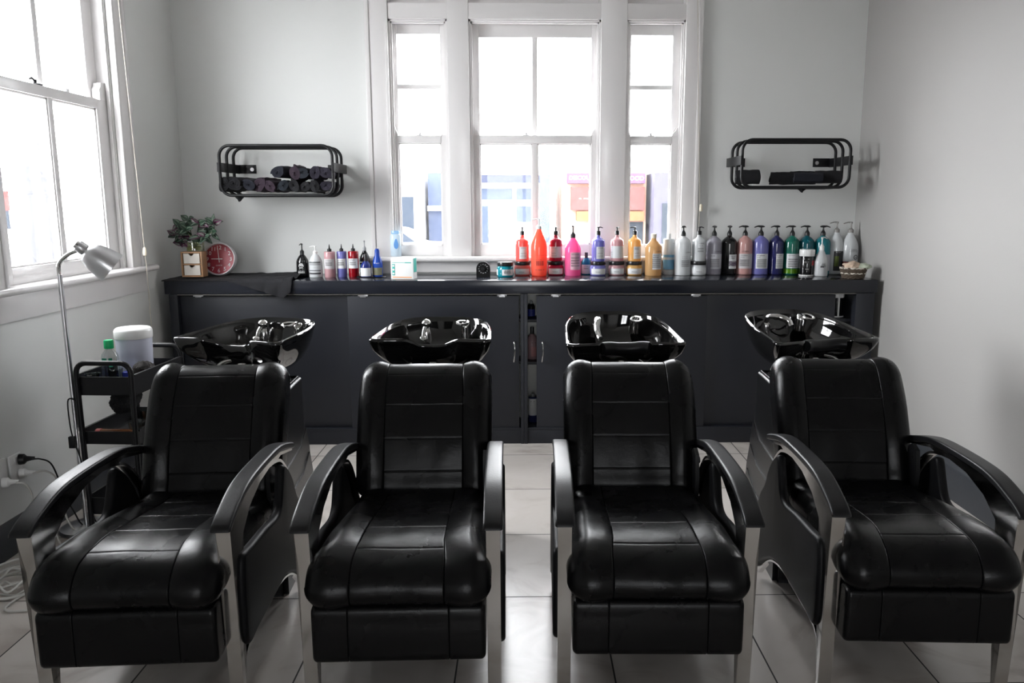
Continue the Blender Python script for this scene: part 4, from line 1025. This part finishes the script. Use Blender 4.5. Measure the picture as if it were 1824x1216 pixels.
# black cloth draped over the left end of the worktop
CL = pbr('black_cloth', (.008, .008, .010), .9, bump=.6, bscale=250, var=.2, vscale=40)
def clothfn(u, v):
    x = -2.195 + .79*u
    ov = 0.0
    if u > .50: ov = .105*((u-.50)/.45) if u < .95 else .105*(1-(u-.95)/.05*.35)
    front = .0
    D = .47 - (.32*max(0, (u-.86)/.14))       # back edge recedes at the right end
    y0 = CY-.018
    back = YB-.012 - .10*max(0, (u-.25))*.2 + .01*math.sin(u*21)
    if u > .93: back = YB-.04-.0*(u-.93)
    L = (back-y0)+ov; s = v*L
    wr = .0035*abs(noise.noise(Vector((x*14, s*9, 0)))) + .003*max(0, math.sin(x*31+s*16))*math.exp(-abs(x+1.6)*3)
    if u > .60: wr += .006*(u-.6)/.4*(1+math.sin(s*34+u*30))
    if s < (back-y0): return (x + .012*math.sin(s*13)*(u > .8), back-s, ZT+.0035+wr*1.6)
    q = s-(back-y0)
    return (x+.012*math.sin(.45*13)*(u > .8)-q*.15, y0-.006-.008*abs(math.sin(x*34))*min(1, q*20), ZT+.001-q)
mb = MB(); mb.solid(clothfn, 80, 60, .003); o = mb.build('draped_cloth', CL, None, 70); tag(o, 'crumpled black cloth draped over the left end of the worktop', 'cloth')

# ================================================================== WALL BASKETS WITH ROLLED TOWELS
def wall_basket(label, cx, cz, W_, H_, tilt=0.0):
    t = thing('wall_rack', label, 'wall rack', (cx, 0, cz))
    for y in (5.10, 5.225, 5.345):
        pts = [(a, y, b) for a, b in rrect(W_, H_, .065, 8)]
        MB().tube(pts, .0095, 12, True).build('wire_loop', PLASTM, t)
    for s in (-1, 1):
        m = MB()
        x = s*(W_/2)
        m.box(x-.003 if s > 0 else x-.006-.006, x+.006+.006 if s > 0 else x+.003, 5.085, 5.447, -.028+.02, .028+.02, .001)
        a, b = sorted((x, x-s*.11)); m.box(a, b, 5.443, 5.449, -.026+.02, .030+.02, .001)
        m.build('wall_bracket', PLASTM, t)
        MB().cyl((x-s*.085, 5.438, .02), (x-s*.085, 5.444, .02), .012).build('bracket_screw', BRUSH, t)
    for k, dx in enumerate((-.02, .0, .02)):
        pass
    return t
wall_basket('left black three-loop wall rack full of rolled towels', -1.519, 1.697, .688, .300)
wall_basket('right black three-loop wall rack holding a few dark towels', 1.683, 1.742, .672, .288)
TWM = {'navy': (.007, .008, .014), 'plum': (.024, .014, .023), 'ink': (.0045, .0045, .006), 'purple': (.011, .009, .017), 'slate': (.007, .010, .015)}
def towel(label, x, y, z, r, L, col, rx=0.0, rz=0.0, seed=0):
    mb = MB(); turns = 3.2; n = 64; th = r/(turns+.9)
    def sp(u): a = u*turns*2*PI; return a, r*.06 + (r-r*.06-th*.5)*u
    rows = 10
    for side in (1,):
        V = []
        for j in range(rows+1):
            v = j/rows*2-1; ring = []
            for i in range(n+1):
                a, rr = sp(i/n)
                k = 1 + .13*noise.noise(Vector((math.cos(a)*2+seed, math.sin(a)*2, v*2))) - .05*abs(v)**6
                off = L/2*v + .004*math.sin(a*2+seed)*(abs(v) > .9)
                ring.append((rr*k, a, off))
            V.append(ring)
        O = [[mb.bm.verts.new(((rr+th*.47)*math.cos(a), off, (rr+th*.47)*math.sin(a)*1.35)) for rr, a, off in rg] for rg in V]
        I = [[mb.bm.verts.new((max(.0008, rr-th*.47)*math.cos(a), off, max(.0008, rr-th*.47)*math.sin(a)*1.35)) for rr, a, off in rg] for rg in V]
        for j in range(rows):
            for i in range(n):
                mb.face([O[j][i], O[j][i+1], O[j+1][i+1], O[j+1][i]]); mb.face([I[j][i], I[j+1][i], I[j+1][i+1], I[j][i+1]])
        for i in range(n):
            mb.face([O[0][i], I[0][i], I[0][i+1], O[0][i+1]]); mb.face([O[rows][i], O[rows][i+1], I[rows][i+1], I[rows][i]])
        for j in range(rows):
            mb.face([O[j][0], O[j+1][0], I[j+1][0], I[j][0]]); mb.face([O[j][n], I[j][n], I[j+1][n], O[j+1][n]])
    o = mb.build('rolled_towel', pbr('towel_'+col, TWM[col], .95, bump=.9, bscale=420, var=.25, vscale=60), None, 70)
    o.location = (x, y, z); o.rotation_euler = (rx, rseed(seed), rz)
    return tag(o, label, 'towel', 'rolled towels on the wall racks')
def rseed(s): return (s*1.7) % 6.28
zb = 1.567
rowsL = [(-1.752, 'ink', .25, 'dark towel lying askew, second from the left in the left rack', .046), (-1.822, 'ink', .2, 'black towel at the far left of the left rack', .041), (-1.682, 'navy', .1, 'navy rolled towel left of the two plum ones, bottom of the left rack', .037),
         (-1.616, 'plum', .14, 'larger plum rolled towel in the left rack', .042), (-1.550, 'plum', .10, 'smaller plum rolled towel in the left rack, right of the larger one', .035), (-1.485, 'slate', .0, 'slate blue rolled towel right of the plum ones, bottom row', .034),
         (-1.418, 'ink', 0, 'black rolled towel in the bottom row under the tilted one', .035), (-1.352, 'ink', 0, 'black rolled towel, third from the right in the bottom row of the left rack', .033), (-1.288, 'ink', 0, 'dark rolled towel, second from the right in the bottom row of the left rack', .034), (-1.224, 'purple', 0, 'purple rolled towel at the bottom right of the left rack', .033)]
for i, (x, c, rz, lab, r) in enumerate(rowsL): towel(lab, x, 5.215+.01*(i % 2), zb+r*1.35-.008, r, .24, c, 0, rz*-1, i+1)
rowsT = [(-1.484, 'navy', -.25, 'navy towel tilted up at the left of the top row', .040), (-1.412, 'plum', 0, 'plum rolled towel in the top row of the left rack', .038), (-1.347, 'slate', -.15, 'slate rolled towel in the top row right of the plum one', .038), (-1.283, 'purple', 0, 'purple rolled towel, second from the right in the top row', .037), (-1.222, 'purple', 0, 'purple rolled towel at the right end of the top row', .037)]
for i, (x, c, rz, lab, r) in enumerate(rowsT): towel(lab, x, 5.22, zb+.066+r*1.35, r, .24, c, 0, rz, i+21)
zr = 1.617
for i, (x, y, c, rz, lab, r, L) in enumerate([(1.415, 5.21, 'ink', 1.35, 'dark towel alone at the left end of the right rack', .043, .15), (1.640, 5.19, 'ink', 1.45, 'dark towel, leftmost of the four together in the right rack', .036, .17), (1.775, 5.15, 'navy', 1.57, 'dark towel in the middle of the four in the right rack', .034, .18), (1.790, 5.27, 'ink', 1.57, 'dark towel behind the middle one in the right rack', .036, .17), (1.925, 5.20, 'ink', 1.2, 'dark towel at the right end of the right rack', .043, .16)]):
    towel(lab, x, y, zr+r*1.35-.008, r, L, c, 0, rz, i+41)

def hem(x, y, z, w_, h, seed, lab):
    mb = MB(); mb.solid(lambda u, v: (w_*(u-.5)*(1-.75*v), .006*math.sin(u*7+seed), -h*v*(.6+.4*math.sin(PI*u))), 10, 6, .006)
    o = mb.build('towel_corner', pbr('towel_ink', TWM['ink'], .95), None, 70); o.location = (x, y, z); return tag(o, lab, 'towel')
hem(-1.762, 5.12, zb-.018, .085, .040, 1, 'black towel corner poking out under the left end of the left rack')
hem(1.735, 5.12, zr-.018, .080, .034, 2, 'black towel corner poking out under the right rack, below its middle towels')
# ================================================================== FLOOR LAMP
t = thing('floor_lamp', 'brushed steel reading floor lamp with gooseneck beside the left window', 'floor lamp', (-2.045, 3.62, 0))
MB().lathe([(0, 0), (.115, 0), (.118, .006), (.112, .018), (.02, .026), (0, .026)], seg=40).build('base', BRUSH, t)
MB().cyl((0, 0, .02), (-.012, 0, 1.19), .0105, seg=16).build('pole', BRUSH, t)
MB().tube(catmull([(-.012, 0, 1.16), (-.014, 0, 1.205), (-.010, .0, 1.235), (.012, 0, 1.262), (.045, 0, 1.283), (.090, 0, 1.300)], 6), .0085, 12).build('gooseneck', CHROME, t)
d = Vector((.70, .30, -.62)).normalized(); q = d.to_track_quat('Z', 'Y').to_matrix().to_4x4()
Ms = Matrix.Translation((.082, -.005, 1.318)) @ q
sh = MB().lathe([(0, 0), (.024, .0), (.026, .004), (.026, .034), (.024, .038), (.034, .039), (.046, .050), (.057, .072), (.065, .105), (.070, .138), (.073, .166), (.0715, .166), (.068, .138), (.063, .105), (.055, .072), (.040, .050), (0, .043)], Ms, 44).build('lamp_shade', BRUSH, t, 50)
MB().lathe([(0, .05), (.014, .05), (.016, .07), (.026, .095), (.026, .115), (.018, .130), (0, .135)], Ms, 24).build('light_bulb', pbr('frosted_bulb', (.75, .75, .72), .4, transl=.3), t)
MB().cyl(Ms @ Vector((0, 0, .002)), Ms @ Vector((0, 0, -.010)), .018).build('shade_knob', CHROME, t)
m = MB(); m.tube(catmull([(.012, -.012, .62), (-.012, -.02, .63), (-.022, -.02, .60), (-.020, -.02, .50), (-.010, -.018, .42), (.008, -.018, .36), (.022, -.014, .24), (.035, 0, .06), (.05, .02, .01)], 8), .0032, 8)
m.build('power_cord', PLAST, t)
MB().box(-.030, -.002, -.032, -.008, .40, .455, .004).build('foot_switch', PLAST, t)

# ================================================================== TROLLEY
t = thing('storage_trolley', 'black three-tier metal trolley standing in the left corner', 'trolley', (-1.80, 3.69, 0), R_(-3))
TX0, TX1, TY0, TY1 = -.135, .118, -.23, .23
for y in (TY0, TY1):
    pts = [(TX0+.012, y, .03), (TX0+.006, y, .74)] + [(TX0+.006+.045*(1-math.cos(R_(a))), y, .775+.045*math.sin(R_(a))) for a in range(0, 91, 15)] + [(TX1-.006-.045*(1-math.sin(R_(a))), y, .775+.045*math.cos(R_(a))) for a in range(0, 91, 15)] + [(TX1-.006, y, .74), (TX1-.012, y, .03)]
    MB().tube(pts, .0115, 12).build('handle_frame', PLASTM, t)
for z0, z1 in ((.675, .765), (.455, .520), (.13, .215)):
    m = MB()
    m.box(TX0, TX1, TY0+.01, TY1-.01, z0, z0+.004)
    m.box(TX0, TX0+.004, TY0+.01, TY1-.01, z0, z1).box(TX1-.004, TX1, TY0+.01, TY1-.01, z0, z1).box(TX0, TX1, TY0+.01, TY0+.014, z0, z1-.008).box(TX0, TX1, TY1-.014, TY1-.01, z0, z1-.008)
    m.box(TX0-.006, TX0+.006, TY0+.01, TY1-.01, z1-.004, z1+.003).box(TX1-.006, TX1+.006, TY0+.01, TY1-.01, z1-.004, z1+.003)
    m.build('tray', PLASTM, t)
for x in (TX0+.012, TX1-.012):
    for y in (TY0, TY1):
        MB().lathe([(0, -.012), (.022, -.012), (.024, 0), (.022, .012), (0, .012)], Matrix.Translation((x, y, .024)) @ Matrix.Rotation(R_(90), 4, 'Y'), 20).build('caster', RUBBER, t)
t = thing('lidded_tub', 'white plastic tub with lid standing in the top tray of the trolley', 'tub', (-1.838, 3.79, .680)); t.scale = (.92, .92, 1)
LAV = pbr('tub_white', (.60, .62, .72), .4, transl=.15, var=.02)
MB().lathe([(0, 0), (.078, 0), (.082, .004), (.086, .19), (.086, .198), (0, .198)], seg=44).build('tub_body', LAV, t)
MB().lathe([(0, .199), (.089, .199), (.0905, .203), (.0905, .232), (.087, .240), (.080, .246), (.06, .247), (0, .247)], seg=44).build('lid', WPLAST, t)
mb = MB(); wrap_patch(mb, .0865, .6, 1.0, .02, .06); mb.build('label', pbr('drop_label_blue', (.12, .32, .68), .4), t)
t = thing('clear_bottle', 'clear bottle with a bright green cap in the top tray of the trolley', 'bottle', (-1.890, 3.66, .680))
MB().lathe([(0, 0), (.036, 0), (.038, .004), (.038, .12), (.033, .145), (.018, .165), (.016, .172), (0, .172)], seg=32).build('bottle_body', CLEAR, t, 50)
MB().lathe([(0, .17), (.0195, .17), (.0205, .173), (.0205, .205), (.018, .209), (0, .209)], seg=24).build('cap', pbr('bright_green_plastic', (.02, .52, .20), .4, transl=.2, var=.03), t)
mb = MB(); wrap_patch(mb, .038, -.5, .1, .118, .130); wrap_patch(mb, .038, .3, .7, .09, .13); mb.build('label', pbr('green_print', (.03, .35, .22), .5), t)
def clear_cup(label, x, y, z, r, h, mat=None):
    t = MB().lathe([(0, 0), (r*.8, 0), (r, h), (r*.95, h), (r*.76, .004), (0, .004)], seg=24).build('clear_cup', mat or CLEAR, None, 50)
    t.location = (x, y, z); return tag(t, label, 'cup')
clear_cup('clear plastic cup beside the green-capped bottle in the top tray', -1.815, 3.55, .680, .032, .10)
clear_cup('clear plastic beaker at the left of the top tray', -1.895, 3.51, .680, .032, .085)
def fuzzy(name, label, cat, x, y, z, r, seed, col=(.015, .011, .010)):
    mb = MB(); b = bmesh.new(); bmesh.ops.create_icosphere(b, subdivisions=5, radius=1)
    for v in b.verts: v.co = v.co*(1+.10*noise.noise(v.co*2+Vector((seed, 0, 0)))+.10*noise.noise(v.co*14))
    mb.join(b, Matrix.Diagonal((r[0], r[1], r[2], 1)))
    o = mb.build(name, pbr('dark_hair_'+str(seed), col, .8, bump=1, bscale=200, var=.4, vscale=50), None, 80); o.location = (x, y, z); return tag(o, label, cat)
fuzzy('round_brush_head', 'dark bristly bun-shaped brush in front of the white tub', 'brush', -1.745, 3.67, .735, (.055, .05, .052), 5)
MB().box(-.02, .02, -.02, .02, 0, .03, .002).build('blue_clip', pbr('royal_blue_plastic', (.03, .05, .45), .3, var=.05), None)
o = C.objects['blue_clip']; o.location = (-1.812, 3.66, .680); o.scale = (1, 1, 2.1); tag(o, 'royal blue plastic piece beside the white tub', 'clip')
fuzzy('hair_piece', 'black cloth bundle hanging under the top tray of the trolley', 'cloth', -1.835, 3.66, .612, (.050, .11, .060), 15, (.006, .006, .007))
t = thing('amber_tube', 'amber and red bottle lying in the middle tray of the trolley', 'bottle', (-1.89, 3.53, .4845)); t.rotation_euler = (0, 0, R_(-4))
MB().lathe([(0, 0), (.022, 0), (.024, .006), (.024, .13), (.012, .15), (0, .15)], Matrix.Rotation(R_(90), 4, 'Y'), 24).build('bottle_body', pbr('amber_liquid', (.32, .13, .06), .2, transl=.3, var=.3, vscale=30), t)
MB().lathe([(0, 0), (.025, 0), (.025, .02), (0, .02)], Matrix.Translation((-.02, 0, 0)) @ Matrix.Rotation(R_(90), 4, 'Y'), 24).build('cap', pbr('red_plastic', (.42, .04, .03), .4, var=.05), t)
clear_cup('clear glass dish in the middle tray of the trolley', -1.745, 3.56, .4595, .036, .075)
clear_cup('clear plastic tumbler at the back of the middle tray', -1.75, 3.68, .4595, .034, .10)
for i, (x, y, c, lab) in enumerate(((-1.79, 3.57, (.55, .56, .60), 'crumpled pale bag in the bottom tray of the trolley'), (-1.74, 3.72, (.35, .35, .36), 'grey crumpled bag at the back of the bottom tray'))):
    o = crumple('crumpled_bag', lab, x, y, .190, .050, .060, .046, c, 30+i); o['category'] = 'bag'

# ================================================================== SOCKETS, PLUGS AND CABLES
XO = XL
def socket(label, y, z, w_=.075, h=.115, two=True):
    t = thing('wall_socket', label, 'power socket', (XO, y, z))
    MB().box(0, .010, -w_/2, w_/2, -h/2, h/2, .003).build('face_plate', WPLAST, t)
    MB().box(.009, .013, -.012, .012, h/2-.030, h/2-.012, .002).build('rocker_switch', WPLAST, t)
    return t
socket('white double wall socket at the left edge low on the wall', 3.34, .365, .09)
socket('white wall socket with a black plug and a white plug in it', 3.45, .360, .085)
def plug(label, x, y, z, mat, rs=.021):
    t = thing('power_plug', label, 'plug', (x, y, z))
    MB().lathe([(0, 0), (rs, 0), (rs*1.06, .006), (rs*1.0, .022), (rs*.55, .032), (rs*.42, .046), (rs*.30, .062), (0, .062)], Matrix.Rotation(R_(90), 4, 'Y') @ Matrix.Rotation(R_(-20), 4, 'X'), 24).build('plug_body', mat, t)
    return t
WCORD = pbr('white_cable', (.55, .54, .51), .45, var=.04)
def cable(name, label, pts, r, mat, n=8):
    return tag(MB().tube(catmull(pts, n), r, 10).build(name, mat, None), label, 'cable')
plug('black power plug in the wall socket', XO+.010, 3.47, .388, PLAST, .023)
cable('power_cable', 'thin black cable running down from the black plug', [(XO+.068, 3.47, .388), (XO+.095, 3.485, .385), (XO+.12, 3.52, .35), (XO+.13, 3.56, .24), (XO+.15, 3.60, .10), (XO+.20, 3.62, .008), (XO+.34, 3.70, .005), (XO+.5, 3.85, .005)], .0035, PLAST)
plug('white power plug just below the black plug', XO+.010, 3.465, .325, WPLAST)
cable('power_cable', 'white cable curving down from the plug below the black one', [(XO+.068, 3.465, .325), (XO+.10, 3.50, .325), (XO+.12, 3.55, .27), (XO+.12, 3.57, .16), (XO+.14, 3.57, .06), (XO+.20, 3.55, .008), (XO+.35, 3.50, .006)], .0042, WCORD)
plug('white power plug at the left edge of the picture', XO+.010, 3.345, .325, WPLAST)
cable('power_cable', 'white cable hanging over the skirting from the leftmost plug', [(XO+.068, 3.345, .325), (XO+.10, 3.36, .31), (XO+.105, 3.385, .24), (XO+.07, 3.39, .165), (XO+.055, 3.42, .152), (XO+.08, 3.45, .14), (XO+.13, 3.46, .08), (XO+.17, 3.44, .012), (XO+.22, 3.38, .006), (XO+.26, 3.30, .006)], .0045, WCORD)
# coil of white extension lead
rnd = random.Random(5); pts = []
for k in range(70):
    a = k*.62; rr = .085+.035*math.sin(k*.37)+rnd.uniform(-.012, .012)
    pts.append((-2.03+rr*1.15*math.cos(a)+.02*math.sin(k*.2), 3.07+rr*1.4*math.sin(a), .008+.035*(k/70)+.006*math.sin(a*2+k)))
pts = [(-1.80, 2.88, .006), (-1.86, 2.84, .006), (-1.95, 2.86, .006)] + pts + [(-1.99, 3.16, .058), (-2.02, 3.20, .065)]
t = thing('extension_lead', 'loose coil of white extension lead lying on the floor by the left wall', 'cable', (0, 0, 0))
MB().tube(catmull(pts, 6), .0045, 8).build('cable', WCORD, t, 60)
MB().lathe([(.006, -.02), (.010, 0), (.022, .012), (.025, .03), (.025, .06), (.020, .068), (0, .068)], Matrix.Translation((-2.03, 3.14, .068)) @ Matrix.Rotation(R_(75), 4, 'Y') @ Matrix.Rotation(R_(20), 4, 'X'), 24).build('socket_end', WPLAST, t)

# ------------------------------------------------------------------ things inside the cabinet gaps
bottle('round_bottle', 'black bottle with blue label on the top shelf in the middle cabinet gap', .042, 5.12, .024, .085, [(0, 0), (.95, 0), (1, .03), (1, .80), (.7, .95), (.62, 1)], blackb, z=.7855, top='cap', topmat=pbr('grey_pump_plastic', (.30, .31, .32), .3), topH=.018, labels=((-1.3, 1.3, .08, .60, pbr('navy_label', (.02, .03, .20), .5)),))
bottle('lotion_bottle', 'dusty pink bottle with black cap on the middle shelf in the cabinet gap', .047, 5.12, .036, .160, [(0, 0), (.93, 0), (1, .03), (1, .70), (.85, .84), (.5, .95), (.42, 1)], bmat('dusty_pink', (.34, .22, .23), .1), z=.5165, top='cap', topH=.045, labels=((-.2, 1.2, .12, .5, pbr('rosy_print', (.42, .20, .20), .5)),), text=[('- -', .62, .3, .8)])
bottle('lotion_bottle', 'white and navy bottle at the bottom of the middle cabinet gap', .052, 5.10, .030, .165, CYL, bmat('navy_plastic', (.03, .04, .14), .1), z=.1045, top='cap', topmat=pbr('grey_pump_plastic', (.30, .31, .32), .3), topH=.02, labels=((-1.4, 1.4, .28, .95, PAPER),), text=[('- -', .80, -.1, .9)])
t = thing('canister', 'dark canister with white lid on the shelf in the right cabinet gap', 'jar', (1.995, 5.12, .7855))
MB().lathe([(0, 0), (.042, 0), (.044, .004), (.044, .125), (0, .125)], seg=32).build('canister_body', blackb, t)
MB().lathe([(0, .123), (.046, .123), (.047, .127), (.047, .150), (.044, .154), (0, .154)], seg=32).build('lid', WPLAST, t)
MB().lathe([(0, 0), (.048, 0), (.048, .006), (0, .006)], seg=32, z=-.0).build('base_ring', WPLAST, t)
mb = MB(); wrap_patch(mb, .044, -.13, .12, .006, .123); mb.build('label', WPLAST, t)

# ================================================================== OUTSIDE, ACROSS THE STREET
def ext(name, label, cat, loc=(0, 0, 0)): return thing(name, label, cat, loc)
def em(n, c): return pbr(n, c, .9, spec=.05, var=.05, vscale=2)
GZ = -.7
tag_o = struct(MB().box(-40, 40, 5.9, 60, GZ-.1, GZ).box(-40, -2.6, -30, 5.9, GZ-.1, GZ).build('ground_street', em('pale_street', (.45, .45, .45))))
t = ext('shop_building', 'white single-storey shop across the street with grey blue fascia', 'building', (-.4, 31, GZ))
MB().box(-1.6, 1.3, 0, 6, 0, 3.9).build('wall', em('shop_white', (.75, .75, .76)), t)
MB().box(-1.5, 1.0, -.4, 0, 2.95, 3.24).build('fascia', em('grey_blue_fascia', (.026, .029, .046)), t)
for x0, x1, z0, z1 in ((-1.45, -.05, 2.33, 2.75), (.10, .70, 2.33, 2.75), (-1.45, -.95, .35, 2.1), (.10, .70, 1.5, 2.1)):
    MB().box(x0, x1, -.06, 0, z0, z1).build('shop_window', em('pale_blue_glazing', (.032, .041, .062)), t)
MB().box(.98, 1.35, -.55, 0, 0, 3.24).build('pillar', em('blue_pillar', (.036, .046, .085)), t)
t = ext('discount_shop', 'red and purple discount shop across the street', 'building', (2.9, 31, GZ))
MB().box(-1.5, 1.70, 0, 6, 0, 3.5).build('wall', em('shop_peach', (.30, .17, .13)), t)
MB().box(-1.30, 1.60, -.35, 0, 2.93, 3.30).build('sign_board', em('purple_sign', (.070, .040, .072)), t)
MB().box(-1.15, 1.60, -.30, 0, 1.95, 2.80).build('red_board', em('red_sign', (.14, .036, .034)), t)
MB().box(-.95, 1.60, -.32, 0, 1.55, 1.90).build('orange_board', em('orange_sign', (.20, .060, .030)), t)
MB().box(.35, 1.60, -.05, 0, .3, 1.5).build('shop_window', em('dim_shop_glass', (.020, .024, .030)), t)
mb = MB(); put_text(mb, 'DISCOUNT', lambda x, y: (x-.69, -.36, 3.06+y), width=1.06); put_text(mb, 'FOOD', lambda x, y: (x+1.24, -.36, 3.04+y), width=.62); put_text(mb, '- --- - ---', lambda x, y: (x-.35, -.31, 2.30+y), width=1.0)
mb.build('lettering', em('sign_white', (.85, .85, .85)), t, norm=False)
t = ext('lilac_building', 'lilac grey building across the street at the right', 'building', (5.6, 30, GZ))
MB().box(-.85, 1.6, 0, 6, 0, 3.3).build('wall', em('lilac_wall', (.050, .048, .066)), t)
MB().box(-.55, .3, -.05, 0, .4, 2.2).build('shop_window', em('dim_shop_glass', (.020, .024, .030)), t)
t = ext('blue_building', 'pale blue building across the street seen in the narrow left window', 'building', (-3.1, 33, GZ))
MB().box(-.75, 1.0, 0, 6, 0, 3.4).build('wall', em('pale_blue_wall', (.045, .055, .085)), t)
MB().box(-.75, 1.0, -.3, 0, 1.9, 2.1).build('awning', em('awning_white', (.75, .75, .78)), t)
t = ext('garage_building', 'white building with a dark window across the street', 'building', (-5.5, 32, GZ))
MB().box(-4, 1.5, 0, 6, 0, 3.2).build('wall', em('shop_white', (.75, .75, .76)), t)
MB().box(.55, 1.2, -.05, 0, 1.2, 2.45).build('garage_window', em('dark_glazing', (.022, .028, .038)), t)
# parked car body behind the narrow window
t = ext('parked_car', 'pale parked car across the street', 'car', (-4.6, 27.5, GZ))
prof = catmull([Vector(p) for p in [(-1.9, .35), (-1.95, .75), (-1.3, .90), (-.7, 1.35), (.6, 1.38), (1.2, .95), (1.9, .85), (1.95, .4), (1.5, .3), (-1.5, .3)]], 5, True)
MB().prism([(p.x, p.y) for p in prof], -.8, .8, 'Y').build('car_body', pbr('car_paint', (.55, .58, .62), .25, var=.02), t)
MB().prism([(-1.15, .93), (-.66, 1.29), (.56, 1.31), (1.05, .95)], -.815, .815, 'Y').build('car_glass', em('dark_glazing', (.022, .028, .038)), t)
for x in (-1.25, 1.25):
    for y in (-.72, .72): MB().cyl((x, y-.1, .32), (x, y+.1, .32), .32, seg=28).build('wheel', RUBBER, t)
# left side: closed market umbrella and a red sign
t = ext('closed_parasol', 'closed white canvas parasol standing outside the left window', 'parasol', (-4.5, 7.64, GZ))
mb = MB()
def par(u, v):
    a = 2*PI*u; z = 1.0 + 2.15*v; r = (.21*(1-v)**.8+.05)*(1+.22*math.cos(8*a)*(1-v*.5))
    return (r*math.cos(a), r*math.sin(a), z)
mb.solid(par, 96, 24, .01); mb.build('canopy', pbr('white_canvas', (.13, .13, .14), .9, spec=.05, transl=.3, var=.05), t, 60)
MB().cyl((0, 0, .05), (0, 0, 3.25), .025).build('pole', BRUSH, t); MB().lathe([(0, 0), (.25, 0), (.25, .06), (.04, .09), (0, .09)], seg=28).build('base', em('concrete', (.4, .4, .4)), t)
t = ext('roadside_sign', 'red and dark sign board outside the left window', 'sign', (-14.2, 22.3, GZ))
MB().box(-.05, .05, -1.2, .55, 2.0, 2.53).build('red_panel', em('red_sign', (.14, .036, .034)), t)
MB().box(-.04, .04, -1.2, .50, 1.50, 2.0).build('dark_panel', em('dark_glazing', (.022, .028, .038)), t)
for y in (-.9, .3): MB().cyl((0, y, 0), (0, y, 1.6), .04).build('post', BRUSH, t)
